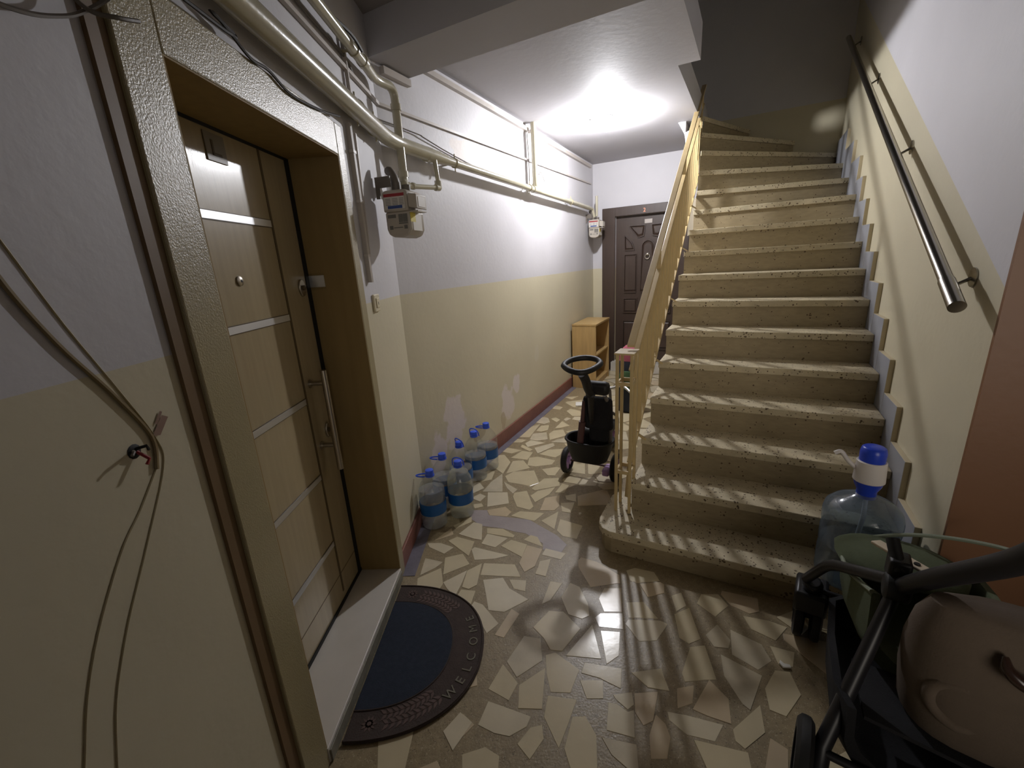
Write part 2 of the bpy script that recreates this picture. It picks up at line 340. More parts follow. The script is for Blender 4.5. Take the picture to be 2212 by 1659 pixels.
# ---- floor: crazy paving of marble pieces in terrazzo
STONES = "-0.279,2.875 -0.196,2.904 -0.175,3.022 -0.22,3.048 -0.316,2.938;-0.114,2.719 -0.116,2.977 -0.194,2.865 -0.249,2.735;-0.064,2.85 0.085,2.776 0.151,2.815 0.127,3.001 -0.024,3.003 -0.087,2.94;-0.078,2.759 -0.039,2.685 -0.007,2.733 -0.101,2.854;-0.209,2.534 -0.071,2.558 -0.079,2.698 -0.212,2.713;-0.036,2.634 -0.013,2.513 0.064,2.467 0.09,2.502 0.059,2.7 -0.026,2.684;0.121,2.71 0.295,2.752 0.3,2.863 0.197,2.866 0.101,2.739;0.111,2.554 0.212,2.64 0.261,2.729 0.138,2.691 0.086,2.637;0.225,2.443 0.258,2.484 0.279,2.616 0.182,2.594 0.136,2.452;0.318,2.653 0.362,2.744 0.321,2.776 0.258,2.66;0.323,2.562 0.379,2.532 0.393,2.628 0.321,2.611;0.275,2.423 0.325,2.403 0.367,2.518 0.279,2.52;-0.264,2.602 -0.228,2.664 -0.269,2.702 -0.327,2.65;-0.332,2.709 -0.246,2.779 -0.288,2.876 -0.359,2.828;-0.292,2.52 -0.239,2.537 -0.254,2.577 -0.313,2.568;-0.189,2.428 -0.084,2.403 -0.055,2.45 -0.092,2.514 -0.208,2.488;0.088,2.337 0.153,2.414 0.006,2.451 -0.052,2.407;0.203,2.241 0.247,2.419 0.135,2.332;0.246,2.169 0.319,2.138 0.372,2.256 0.252,2.334 0.22,2.226;-0.394,2.305 -0.306,2.363 -0.31,2.419 -0.413,2.333;-0.278,2.194 -0.233,2.178 -0.237,2.329 -0.289,2.355 -0.369,2.246;-0.48,2.207 -0.406,2.243 -0.426,2.308 -0.509,2.198;-0.198,2.235 -0.048,2.182 -0.04,2.202 -0.107,2.271 -0.2,2.286;-0.15,2.101 -0.081,2.176 -0.198,2.229 -0.227,2.142;0.118,2.082 0.096,2.171 0.06,2.192 0.017,2.155;-0.299,2.043 -0.276,2.164 -0.377,2.216 -0.425,2.184;-0.528,2.135 -0.439,2.072 -0.392,2.121 -0.471,2.167 -0.545,2.172;-0.003,2.006 0.03,2.107 -0.056,2.156 -0.114,2.109;-0.258,2.003 -0.154,2.004 -0.078,2.024 -0.265,2.109 -0.281,2.091;0.009,1.886 0.064,1.925 0.112,2.055 0.033,2.096 -0.015,1.956;0.206,1.967 0.239,2.011 0.137,2.062 0.112,2.012;-0.289,1.97 -0.332,2.057 -0.424,2.033 -0.416,1.903;-0.471,1.956 -0.436,1.998 -0.536,2.038 -0.539,1.908;-0.536,1.808 -0.433,1.779 -0.413,1.834 -0.439,1.948 -0.547,1.881;-0.275,1.787 -0.238,1.811 -0.221,1.964 -0.292,1.916 -0.308,1.803;-0.018,1.851 -0.045,1.944 -0.204,1.968 -0.217,1.881;-0.383,1.796 -0.339,1.746 -0.316,1.826 -0.298,1.917 -0.408,1.842;0.064,1.867 0.114,1.845 0.153,1.972 0.094,1.957 0.083,1.913;-0.185,1.747 -0.169,1.646 -0.098,1.63 0.013,1.695 -0.074,1.772 -0.105,1.845 -0.202,1.839;-0.049,1.77 0.003,1.749 0.013,1.821 -0.07,1.833;-0.26,1.68 -0.242,1.768 -0.312,1.782 -0.331,1.729;-0.213,1.594 -0.175,1.516 -0.126,1.563 -0.2,1.675 -0.24,1.698 -0.258,1.657;-0.098,1.487 -0.029,1.606 -0.063,1.638 -0.136,1.503;0.296,1.895 0.329,1.756 0.472,1.771 0.482,1.823 0.395,1.926 0.322,1.968 0.301,1.944;0.197,1.593 0.252,1.564 0.286,1.579 0.293,1.646 0.272,1.752 0.233,1.781 0.178,1.694;0.123,1.682 0.19,1.785 0.135,1.802 0.082,1.662;0.361,1.596 0.437,1.59 0.47,1.728 0.392,1.734 0.354,1.672;0.321,1.514 0.417,1.494 0.436,1.576 0.341,1.583 0.314,1.563;0.074,1.472 0.096,1.415 0.141,1.406 0.231,1.507 0.172,1.602 0.11,1.611 0.035,1.528;0.292,1.358 0.289,1.52 0.159,1.381;0.312,1.334 0.366,1.367 0.399,1.475 0.323,1.487;-0.046,1.301 0.054,1.364 0.055,1.465 -0.011,1.482 -0.083,1.369;0.071,1.307 0.079,1.233 0.148,1.226 0.195,1.313 0.114,1.392 0.075,1.384;0.27,1.275 0.337,1.23 0.36,1.306 0.227,1.34 0.208,1.299;-0.081,1.21 -0.047,1.272 -0.102,1.353 -0.155,1.257;0.038,1.171 0.063,1.325 -0.038,1.262 -0.044,1.178;-0.13,1.097 -0.079,1.084 -0.022,1.111 -0.006,1.143 -0.153,1.205 -0.184,1.126;-0.013,1.01 0.035,1.067 0.033,1.111 -0.005,1.105 -0.05,1.057;0.085,1.04 0.126,1.114 0.166,1.192 0.068,1.213 0.047,1.14;0.208,1.198 0.265,1.195 0.279,1.262 0.196,1.267;0.117,0.976 0.196,0.972 0.213,1.068 0.189,1.129 0.146,1.131 0.105,1.034;0.254,1.008 0.294,0.967 0.326,0.966 0.338,1.032 0.235,1.059;0.314,1.186 0.344,1.15 0.369,1.166 0.375,1.209 0.307,1.204;0.257,1.086 0.34,1.058 0.362,1.144 0.341,1.139 0.31,1.169 0.283,1.176;0.369,1.138 0.383,1.094 0.42,1.108 0.469,1.204 0.385,1.203;0.377,0.992 0.426,0.99 0.458,1.049 0.457,1.09 0.436,1.123 0.393,1.058;0.442,1.227 0.512,1.21 0.513,1.296 0.4,1.287;0.479,1.104 0.519,1.056 0.597,1.032 0.646,1.079 0.538,1.117 0.483,1.131;0.522,1.145 0.578,1.159 0.61,1.222 0.546,1.214;0.613,1.113 0.677,1.083 0.709,1.163 0.676,1.237 0.574,1.137;0.541,0.954 0.67,0.948 0.683,0.99 0.536,1.035;0.668,1.028 0.685,1.004 0.772,1.047 0.806,1.134 0.677,1.062;0.742,1.252 0.753,1.149 0.768,1.126 0.875,1.244 0.851,1.265 0.772,1.338;0.837,1.122 0.877,1.098 0.97,1.165 0.985,1.25 0.937,1.259 0.864,1.195;0.589,1.242 0.661,1.244 0.702,1.242 0.724,1.385 0.665,1.381 0.59,1.275;0.762,1.382 0.814,1.371 0.839,1.407 0.823,1.484 0.754,1.437;0.642,1.436 0.668,1.404 0.722,1.423 0.742,1.582 0.666,1.552;0.681,1.573 0.735,1.601 0.744,1.678 0.693,1.662;0.956,1.454 1.02,1.395 1.101,1.452 1.05,1.489 0.959,1.522;0.818,1.342 0.879,1.273 0.947,1.305 0.951,1.377 0.868,1.453;0.969,1.29 1.013,1.274 1.057,1.333 0.984,1.367;0.784,0.942 0.815,0.992 0.781,1.027 0.717,0.945;-0.203,1.127 -0.245,1.167 -0.238,1.092;-0.118,0.988 -0.116,1.023 -0.161,1.051 -0.233,1.033 -0.229,0.994;0.295,3.974 0.354,4.018 0.35,4.132 0.281,4.178 0.207,4.042;0.423,4.007 0.462,4.067 0.431,4.141 0.379,4.104;0.451,3.854 0.532,3.893 0.48,4.02 0.389,3.844;0.249,3.786 0.315,3.815 0.338,3.935 0.261,3.926 0.207,3.812;0.197,3.579 0.29,3.592 0.294,3.75 0.172,3.739 0.136,3.615;0.314,3.58 0.465,3.657 0.458,3.793 0.368,3.787 0.32,3.717;0.527,3.657 0.578,3.622 0.621,3.788 0.482,3.75;0.454,3.498 0.538,3.637 0.373,3.571 0.319,3.526;0.106,3.455 0.255,3.518 0.142,3.596 0.089,3.533;0.184,3.308 0.337,3.439 0.33,3.499 0.165,3.422;0.055,3.556 0.099,3.602 -0.006,3.654 -0.029,3.568;-0.039,3.338 0.049,3.389 -0.113,3.477 -0.14,3.4;0.115,3.364 0.143,3.392 0.06,3.503 0.044,3.455;0.087,3.202 0.139,3.33 0.055,3.373 -0.041,3.255;0.318,3.215 0.362,3.254 0.396,3.365 0.282,3.365 0.199,3.291;0.148,3.075 0.274,3.093 0.306,3.158 0.179,3.241 0.11,3.228 0.088,3.103;0.098,3.054 0.054,3.191 -0.029,3.188 -0.08,2.991;-0.111,2.995 -0.054,3.177 -0.099,3.316 -0.204,3.299 -0.246,3.202;0.132,3.67 0.249,3.97 0.082,3.872 0.016,3.687;0.603,4.159 0.697,4.143 0.705,4.287 0.619,4.378 0.567,4.311;0.519,4.024 0.575,4.082 0.541,4.123 0.501,4.061;0.659,4.012 0.691,4.109 0.623,4.132 0.587,4.058;0.676,4.7 0.765,4.803 0.608,4.803;0.5,4.374 0.535,4.446 0.442,4.544 0.389,4.446;-0.268,1.05 -0.212,1.134 -0.256,1.171 -0.307,1.111"
traced = [[tuple(map(float, v.split(','))) for v in q.split()] for q in STONES.split(';')]
def inside(p, q):
    c = False
    for i in range(len(q)):
        a, d = q[i], q[i - 1]
        if (a[1] > p[1]) != (d[1] > p[1]) and p[0] < (d[0] - a[0]) * (p[1] - a[1]) / (d[1] - a[1]) + a[0]: c = not c
    return c
def grow(q, k):
    cx = sum(v[0] for v in q) / len(q); cy = sum(v[1] for v in q) / len(q); return [(cx + (v[0] - cx) * k, cy + (v[1] - cy) * k) for v in q]
traced = [grow(q, 1.05) for q in traced]
def xy(v): return (v.x, v.y)
region = [xy(N(-1.9, .10)), xy(N(.40, .10)), xy(C(4.0, .10)), xy(S(-1.2, 3.9)), xy(S(-.1, 3.9)), xy(S(-.16, .5)), xy(S(-.16, -.03)), xy(S(1.18, -.03)), xy(S(1.25, -.12)), xy(S(2.2, -.12)), xy(S(1.9, -1.7))]
def cross_(a, b_, c, d):
    o = lambda p, q, r: (q[0] - p[0]) * (r[1] - p[1]) - (q[1] - p[1]) * (r[0] - p[0])
    return o(a, b_, c) * o(a, b_, d) < 0 and o(c, d, a) * o(c, d, b_) < 0
def clash(p, q):
    if any(inside(v, q) for v in p) or any(inside(v, p) for v in q): return True
    return any(cross_(p[i - 1], p[i], q[j - 1], q[j]) for i in range(len(p)) for j in range(len(q)))
rs = random.Random(3); seeds = []
x0, y0, st = -1.0, .2, .215
for i in range(20):
    for j in range(32):
        p = (x0 + i * st + rs.uniform(-.085, .085), y0 + j * st + rs.uniform(-.085, .085)); seeds.append(p)
fill = []
for i in range(34):
    for j in range(54): fill.append((-1.0 + i * .125 + rs.uniform(-.05, .05), .2 + j * .125 + rs.uniform(-.05, .05)))
cells = []
for p, seeds in [(p, seeds) for p in seeds] + [(p, fill) for p in fill]:
    if not inside(p, region): continue
    poly = [(p[0] - .3, p[1] - .3), (p[0] + .3, p[1] - .3), (p[0] + .3, p[1] + .3), (p[0] - .3, p[1] + .3)]
    for q in seeds:
        dx, dy = q[0] - p[0], q[1] - p[1]
        if q is p or dx * dx + dy * dy > .36: continue
        mx, my = (p[0] + q[0]) / 2, (p[1] + q[1]) / 2; out = []
        for k in range(len(poly)):
            a, d = poly[k - 1], poly[k]; fa = (a[0] - mx) * dx + (a[1] - my) * dy; fd = (d[0] - mx) * dx + (d[1] - my) * dy
            if (fa > 0) != (fd > 0): t = fa / (fa - fd); out.append((a[0] + (d[0] - a[0]) * t, a[1] + (d[1] - a[1]) * t))
            if fd <= 0: out.append(d)
        poly = out
    cx = sum(v[0] for v in poly) / len(poly); cy = sum(v[1] for v in poly) / len(poly); k = rs.uniform(.84, .93)
    poly = [(cx + (v[0] - cx) * k, cy + (v[1] - cy) * k) for v in poly]
    if not all(inside(v, region) for v in poly): continue
    if any(clash(poly, q) for q in traced + cells if abs(q[0][0] - p[0]) < .5 and abs(q[0][1] - p[1]) < .5): continue
    if seeds is fill and (len(cells) > 185 or p[0] ** 2 + (p[1] - .3) ** 2 > 16): continue
    cells.append(poly)
b = B(); box(b, V((-3.2, -3.5, -.0018)), V((9.5, 0, 0)), V((0, 11.5, 0)), Z * -.06)
floor = structure('floor', b, M_grout, 'crazy paving floor of beige marble pieces set in brown terrazzo', 'floor')
for q in traced + cells:
    b = B(); rr = rs.uniform(-.0006, .0006); n = len(q)
    cx = sum(v[0] for v in q) / n; cy = sum(v[1] for v in q) / n
    lo = [b.verts.new((v[0], v[1], -.006)) for v in q]; mid = [b.verts.new((v[0], v[1], -.0006 + rr)) for v in q]
    hi = [b.verts.new((cx + (v[0] - cx) * .988, cy + (v[1] - cy) * .988, rr)) for v in q]
    for i in range(n):
        j = (i + 1) % n; b.faces.new((lo[i], lo[j], mid[j], mid[i])); b.faces.new((mid[i], mid[j], hi[j], hi[i]))
    b.faces.new(hi)
    obj('marble_piece', b, rs.choice(M_stone[:1] * 3 + M_stone), floor, smooth=False)
b = B(); box(b, C(.02, .012, -.005), CD * 3.15, CN * .062, Z * .0055); obj('painted_edge', b, M_blue, floor, smooth=False)
b = B(); box(b, N(-.205, .012, -.005), ND * .66, NN * .07, Z * .0055); box(b, N(-1.75, .05, -.005), ND * .62, NN * .11, Z * .0055); obj('painted_edge', b, M_blue, floor, smooth=False)
b = B(); prism(b, [V((x, y, -.0045)) for x, y in [(-.341, 2.502), (-.212, 2.489), (-.197, 2.429), (-.052, 2.386), (.058, 2.354), (.108, 2.295), (.211, 2.178), (.257, 2.086), (.212, 2.014), (.119, 2.054), (.124, 2.11), (.028, 2.214), (-.039, 2.239), (-.107, 2.277), (-.24, 2.316), (-.317, 2.406)]], Z * .0038); obj('cement_patch', b, M_patch, floor, smooth=False)
b = B(); wb(b, N, -.16, .44, 0, .105, .014, o0=.014); wb(b, N, -4.0, -1.24, 0, .105, .014, o0=.014); structure('baseboard_left', b, M_base, 'red brown baseboard on the near wall beside the cream door', 'baseboard', bevel=.003)
b = B(); wb(b, C, .0, 4.1, 0, .125, .014, o0=.014); structure('baseboard_corridor', b, M_base, 'red brown baseboard along the corridor wall', 'baseboard', bevel=.003)

# ---- door_1: the cream door at the left
d1 = empty('door_1', N(-.65, 0, 0), 'cream wooden entrance door with five steel strips and a long bar handle', 'door', kind='structure')
b = B()
wb(b, N, -1.195, DA0, .0, 2.118, .020, o0=.018); wb(b, N, DA1, -.155, .0, 2.118, .020, o0=.018); wb(b, N, DA0, DA1, DZ1, 2.118, .020, o0=.018)
obj('frame', b, M_casing, d1, smooth=False, bevel=.004, label='wide cream painted door frame with a hammered gloss')
b = B(); wb(b, N, -1.236, -1.195, 0, 2.9, .009, o0=.009); obj('edge_strip', b, M_sidestrip, d1, smooth=False)
b = B(); wb(b, N, DA1 - .004, DA1, DZ0, DZ1, .203, o0=.016); wb(b, N, DA0, DA0 + .004, DZ0, DZ1, .203, o0=.016); wb(b, N, DA0 + .004, DA1 - .004, DZ1 - .004, DZ1, .203, o0=.016)
obj('jamb', b, M_jamb, d1, smooth=False, label='wood grained inner side of the door opening')
b = B(); wb(b, N, DA0, DA1 - .033, DZ0 + .012, DZ1 - .012, .045, o0=-.19); obj('leaf', b, M_leaf, d1, smooth=False, bevel=.002)
b = B(); wb(b, N, DA1 - .033, DA1, DZ0, DZ1, .05, o0=-.187); wb(b, N, DA0, DA1, DZ1 - .014, DZ1, .05, o0=-.187); wb(b, N, DA0, DA1, DZ0, DZ0 + .016, .05, o0=-.184); obj('seal', b, M_black, d1, smooth=False)
b = B(); wb(b, N, -.432, -.420, DZ0 + .05, DZ1 - .014, .004, o0=-.188); obj('groove_strip', b, M_groove, d1, smooth=False)
b = B(); wb(b, N, DA0, DA1 - .033, DZ0 + .14, DZ0 + .143, .002, o0=-.189); obj('groove_strip', b, M_groove, d1, smooth=False)
for z in (1.737, 1.395, 1.05, .707, .375):
    b = B(); wb(b, N, DA0, -.434, z - .0145, z + .0145, .003, o0=-.188); f = obj('strip_bed', b, M_groove, d1, smooth=False)
    b = B(); wb(b, N, DA0, -.436, z - .0115, z + .0115, .004, o0=-.186); obj('steel_strip', b, M_steel, f, smooth=False)
h = B(); tube(h, [N(-.372, -.125, 1.165), N(-.372, -.125, .715)], .0135, 14); hd_ = obj('pull_handle', h, M_lock, d1, label='long satin steel bar handle')
for z in (1.11, .83):
    b = B(); tube(b, [N(-.372, -.19, z), N(-.372, -.125, z)], .010, 12); lathe(b, N(-.372, -.19, z), [(.018, 0), (.018, .006)], NN, 16); obj('handle_post', b, M_lock, hd_)
for z in (1.50, .875):
    b = B(); c = N(-.30, -.19, z)
    ov = [c + ND * cos(k * pi / 12) * .022 + Z * sin(k * pi / 12) * .034 for k in range(24)]; prism(b, ov, NN * .008); f = obj('lock_plate', b, M_lock, d1, bevel=.002)
    b = B(); lathe(b, c, [(.010, .008), (.010, .016), (.004, .017)], NN, 16); obj('lock_cylinder', b, M_groove, f)
b = B(); box(b, N(DA1 - .006, -.2, 1.497), ND * .006, NN * .078, Z * .048); sp = obj('strike_plate', b, M_steel, d1, smooth=False)
b = B(); box(b, N(DA1 - .004, -.2, 1.485), ND * .004, NN * .08, Z * .012); box(b, N(DA1 - .004, -.2, 1.545), ND * .004, NN * .08, Z * .010); obj('plate_border', b, M_groove, sp, smooth=False)
b = B(); lathe(b, N(-.683, -.19, 1.543), [(.016, 0), (.016, .004), (.010, .008)], NN, 20); pp = obj('peephole', b, M_lock, d1)
b = B(); lathe(b, N(-.683, -.19, 1.543), [(.007, .0075), (.001, .009)], NN, 14); obj('lens', b, M_black, pp)
b = B(); wb(b, N, -.705, -.615, 1.895, 1.975, .004, o0=-.186); np_ = obj('number_plate', b, M_plate, d1, smooth=False, bevel=.001)
b = B(); wb(b, N, -.68, -.672, 1.912, 1.955, .002, o0=-.184); wb(b, N, -.68, -.64, 1.912, 1.920, .002, o0=-.184); obj('plate_mark', b, M_groove, np_, smooth=False)
b = B(); box(b, N(DA0, -.235, .0), ND * (DA1 - DA0), NN * .255, Z * .062); th = obj('threshold', b, M_marble, d1, smooth=False, bevel=.003, label='white marble threshold slab')
b = B(); box(b, N(DA0 + .005, .02, .0), ND * (DA1 - DA0 - .01), NN * .006, Z * .050); obj('threshold_front', b, M_marbleedge, th, smooth=False, bevel=.002)

# ---- door_2: dark door at the end of the corridor
d2 = empty('door_2', SF(-.74, 0, .135), 'dark brown panelled door with a sunburst arch at the corridor end', 'door', kind='structure')
b = B(); wb(b, SF, -1.285, D2A, .0, 2.165, .03, o0=.03); wb(b, SF, D2B, -.20, .0, 2.165, .03, o0=.03); wb(b, SF, D2A, D2B, D2Z1, 2.165, .03, o0=.03); obj('frame', b, M_door2, d2, smooth=False, bevel=.004)
b = B(); wb(b, SF, D2A, D2B, D2Z0, D2Z1, .05, o0=-.05); obj('leaf', b, M_door2, d2, smooth=False)
def raised(name, poly, par=d2, hgt=.016, ins=.03):
    """door panel with a moulding lip: outline in (t, z)"""
    cx = sum(p[0] for p in poly) / len(poly); cz = sum(p[1] for p in poly) / len(poly); n = len(poly)
    def off(d):                                        # move each vertex inwards
        o = []
        for i, p in enumerate(poly):
            r = sqrt((p[0] - cx) ** 2 + (p[1] - cz) ** 2); o.append((cx + (p[0] - cx) * (1 - d / r), cz + (p[1] - cz) * (1 - d / r)))
        return o
    rings = [(poly, -.0505), (poly, -.05 + hgt), (off(ins * .45), -.05 + hgt), (off(ins * .8), -.052 + hgt * .2), (off(ins * 1.5), -.05 + hgt * .9)]
    b = B(); R = [[b.verts.new(SF(p[0], o, p[1])) for p in q] for q, o in rings]
    for u, v in zip(R, R[1:]):
        for i in range(n): b.faces.new((u[i], u[(i + 1) % n], v[(i + 1) % n], v[i]))
    b.faces.new(R[-1]); return obj(name, b, M_door2, par, smooth=False)
CT = -.70
for sg in (-1, 1):
    m = lambda pts: [(CT + sg * x, z) for x, z in pts]
    raised('door_panel', m([(.14, 1.58), (.30, 1.58), (.30, 1.07), (.14, 1.07)]))
    raised('door_panel', m([(.12, 1.0), (.31, 1.0), (.31, .80), (.12, .80)])); raised('door_panel', m([(.12, .70), (.31, .70), (.31, .30), (.12, .30)]))
    raised('sun_panel', m([(.17, 1.62), (.305, 1.62), (.305, 1.82), (.20, 1.72)])); raised('sun_panel', m([(.05, 1.79), (.035, 1.93), (.25, 1.93), (.13, 1.77)]))
arch = [(CT + .085 * cos(k * pi / 10), 1.66 + .085 * sin(k * pi / 10)) for k in range(11)] + [(CT - .085, 1.07), (CT + .085, 1.07)]
raised('arched_panel', arch); raised('door_panel', [(CT - .09, 1.0), (CT + .09, 1.0), (CT + .09, .80), (CT - .09, .80)])
b = B(); lathe(b, SF(CT, -.034, 1.56), [(.022, 0), (.018, .02), (.006, .028)], -ST, 16); kn = obj('door_knocker', b, M_lock, d2)
b = B(); tube(b, [SF(CT + .028 * cos(k * pi / 10), -.018, 1.535 + .032 * sin(k * pi / 10)) for k in range(20)], .006, 8, closed=True); obj('knocker_ring', b, M_lock, kn)
b = B(); wb(b, SF, CT - .05, CT + .045, 1.945, 1.995, .006, o0=-.044); obj('name_plate', b, M_conduit, d2, smooth=False)
letters('door_number', '2', .065, .003, M_copper, d2, axes(SD, Z, -ST, SF(CT - .04, .034, 2.098)))
b = B(); box(b, SF(D2A - .02, -.05, 0), SD * (D2B - D2A + .04), -ST * .17, Z * .13); obj('threshold', b, M_marble, d2, smooth=False, bevel=.003)
b = B(); tube(b, bend([SF(D2B - .06, -.05, 1.12), SF(D2B - .06, .01, 1.12), SF(D2B - .16, .01, 1.12)], .02), .009, 10); obj('door_handle', b, M_lock, d2)

# ================================================================== THE STAIRS
RUN, RISE, Z1, TW = .248, .178, .135, 1.176
def zi(i): return Z1 + (i - 1) * RISE
def si(i): return (i - 1) * RUN
stairs = empty('staircase', S(.6, 0, 0), 'terrazzo staircase climbing from the entrance and turning at the top', 'stairs')
out1 = [(TW, -.014), (-.05, -.014), (-.095, .004), (-.125, .045), (-.138, .10), (-.138, .36), (-.10, .43), (-.01, .43), (-.01, .27), (TW, .27)]
b = B(); prism(b, [S(t, s, zi(1) - .04) for t, s in out1], Z * .04); obj('tread', b, M_step, stairs, smooth=False, bevel=.004, label='lowest tread with a rounded end under the railing post')
ins1 = [(TW, .0), (-.045, .0), (-.085, .016), (-.112, .052), (-.124, .10), (-.124, .35), (-.09, .415), (-.01, .415), (-.01, .27), (TW, .27)]
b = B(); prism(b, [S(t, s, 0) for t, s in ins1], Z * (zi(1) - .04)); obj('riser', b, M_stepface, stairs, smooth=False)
for i in range(2, 12):
    b = B(); box(b, S(.0, si(i) - .014, zi(i) - .042), SD * TW, ST * (RUN + .04), Z * .042); obj('tread', b, M_step, stairs, smooth=False, bevel=.004)
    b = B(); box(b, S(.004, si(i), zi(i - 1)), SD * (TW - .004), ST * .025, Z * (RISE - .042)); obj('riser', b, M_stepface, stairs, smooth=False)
WL = {12: (0, 2.62), 13: (0, 2.68), 14: (0, 2.74), 15: (-.02, 2.86), 16: (-.06, 2.97), 17: (-.12, 3.06)}
WR = {12: (TW, 2.95), 13: (TW, 3.38), 14: (TW, 3.92), 15: (.79, 3.94), 16: (.36, 3.94), 17: (-.10, 3.94)}
for i in range(12, 17):
    q = [WL[i], WR[i]] + ([(TW, 3.94)] if i == 14 else []) + [WR[i + 1], WL[i + 1]]
    d = V((WR[i][0] - WL[i][0], WR[i][1] - WL[i][1])).normalized(); n_ = (d.y, -d.x)
    q2 = [(q[0][0] + n_[0] * .014, q[0][1] + n_[1] * .014), (q[1][0] + n_[0] * .014, q[1][1] + n_[1] * .014)] + q[2:]
    b = B(); prism(b, [S(t, s, zi(i) - .042) for t, s in q2], Z * .042); obj('tread', b, M_step, stairs, smooth=False, bevel=.003)
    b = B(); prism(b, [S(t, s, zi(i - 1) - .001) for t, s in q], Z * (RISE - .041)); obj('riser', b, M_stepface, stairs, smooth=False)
# raking concrete body under the steps
def zu(s): return Z1 + .718 * s - .30
prof = [(.26, -.0), (.26, zi(1) - .02)]
for i in range(2, 12): prof += [(si(i) + .02, zi(i - 1) - .02), (si(i) + .02, zi(i) - .03)]
prof += [(2.72, zi(11) - .03), (2.72, zu(2.72)), (.26, max(zu(.26), -.03))]
b = B(); prism(b, [S(.012, s, z) for s, z in prof], SD * (TW - .013)); obj('stair_body', b, M_concrete, stairs, smooth=False)
b = B(); prism(b, [S(t, s, 1.72) for t, s in ((.012, 2.68), (TW, 3.0), (TW, 3.94), (-.10, 3.94), (-.12, 3.1), (-.02, 2.76))], Z * .33); obj('turning_slab', b, M_concrete, stairs, smooth=False)
b = B(); prism(b, [S(t, 2.74, z) for t, z in ((-.205, 2.718), (-.137, 2.718), (-.137, 2.625), (-.03, 2.665), (-.03, 2.38), (-.105, 2.38), (-.145, 2.61))], ST * .5); obj('winder_soffit', b, M_whitewash, stairs, smooth=False, label='white underside of the turning steps')
for i in range(1, 15):
    s0 = si(i) - .143 if i < 12 else {12: 2.58, 13: 2.95, 14: 3.38}[i]
    s1 = (si(i + 1) - .143 if i < 11 else 2.58) if i < 12 else {12: 2.95, 13: 3.38, 14: 3.93}[i]
    z0 = zi(i - 1) - .03 if i > 1 else 0
    b = B(); box(b, S(TW + .001, s0, max(z0, 0)), SD * (.023), ST * (s1 - s0 - .003), Z * (zi(i) + .11 - max(z0, 0)))
    bmesh.ops.recalc_face_normals(b, faces=b.faces)
    for f in b.faces: f.material_index = 0 if f.normal.dot(-SD) > .7 else 1
    obj('skirting_tile', b, [M_skirt, M_skirtedge], stairs, smooth=False, bevel=.002)

# ---- railing
rail = empty('stair_railing', S(-.036, .25, zi(1)), 'beige painted iron railing rising along the open side of the stairs', 'railing')
for t in (-.074, .002):
    for s in (.20, .30):
        b = B(); cbox(b, S(t, s, (zi(1) + 1.06) / 2 + .0), SD * .016, ST * .016, Z * (1.06 - zi(1))); obj('post_bar', b, M_iron, rail, smooth=False, bevel=.002)
b = B(); cbox(b, S(-.036, .25, 1.064), SD * .105, ST * .13, Z * .010); obj('post_cap', b, M_iron, rail, smooth=False, bevel=.002)
for z in (.90, .385):
    b = B()
    for t in (-.074, .002): cbox(b, S(t, .25, z), SD * .010, ST * .1, Z * .020)
    for s in (.20, .30): cbox(b, S(-.036, s, z), SD * .08, ST * .010, Z * .020)
    obj('post_tie', b, M_iron, rail, smooth=False)
TR = -.022
def rt(s): return 1.075 + .722 * (s - .25)
def rb(s): return .20 + .722 * s
b = B(); bar(b, S(TR, .27, rt(.27)), S(TR, 2.98, rt(2.98)), .040, .016); obj('top_rail', b, M_iron, rail, smooth=False, bevel=.003)
b = B(); bar(b, S(TR, .29, rt(.29) - .15), S(TR, 2.98, rt(2.98) - .15), .028, .012); obj('middle_rail', b, M_iron, rail, smooth=False, bevel=.002)
b = B(); bar(b, S(TR, .29, rb(.29)), S(TR, 2.98, rb(2.98)), .030, .014); obj('bottom_rail', b, M_iron, rail, smooth=False, bevel=.002)
k = 0; s = .40
while s < 2.95:
    top = rt(s) - .012 if k % 8 == 5 else rt(s) - .156
    b = B(); cbox(b, S(TR, s, (rb(s) + top) / 2), SD * .024, ST * .013, Z * (top - rb(s))); obj('baluster', b, M_iron, rail, smooth=False)
    s += .118; k += 1
for s in (.46, .95, 1.45, 1.95, 2.45):
    b = B(); i = int(s / RUN) + 1; bar(b, S(TR, s, rb(s) - .01), S(.03, s + .01, rb(s) - .045), .022, .010); bar(b, S(TR, s, rb(s) + .01), S(TR, s, rb(s) - .02), .02, .012, up=ST)
    obj('rail_bracket', b, M_iron, rail, smooth=False)
b = B(); bar(b, S(-.03, .27, zi(1) + .06), S(TR, .30, rb(.30)), .02, .01); obj('post_brace', b, M_iron, rail, smooth=False)

# ---- steel handrail on the right wall
hr = empty('wall_handrail', S(1.13, .02, 1.31), 'round stainless handrail fixed to the right stair wall', 'handrail')
def hz(s): return 1.321 + .559 * s
b = B(); tube(b, [S(1.125, .08, hz(.08)), S(1.125, 3.7, hz(3.7))], .0215, 20); obj('tube', b, M_hand, hr)
b = B(); tube(b, [S(1.125, .005, hz(.005)), S(1.125, .14, hz(.14))], .0245, 20); obj('end_cap', b, M_hand, hr)
for s in (.16, 1.25, 2.42, 3.5):
    z = hz(s); b = B(); tube(b, bend([S(1.125, s, z - .015), S(1.14, s, z - .035), S(1.2, s, z + .0)], .02), .006, 8); br = obj('bracket', b, M_hand, hr)
    b = B(); lathe(b, S(1.2, s, z), [(.034, 0), (.034, .005), (.010, .008)], -SD, 18); obj('bracket_plate', b, M_hand, br)

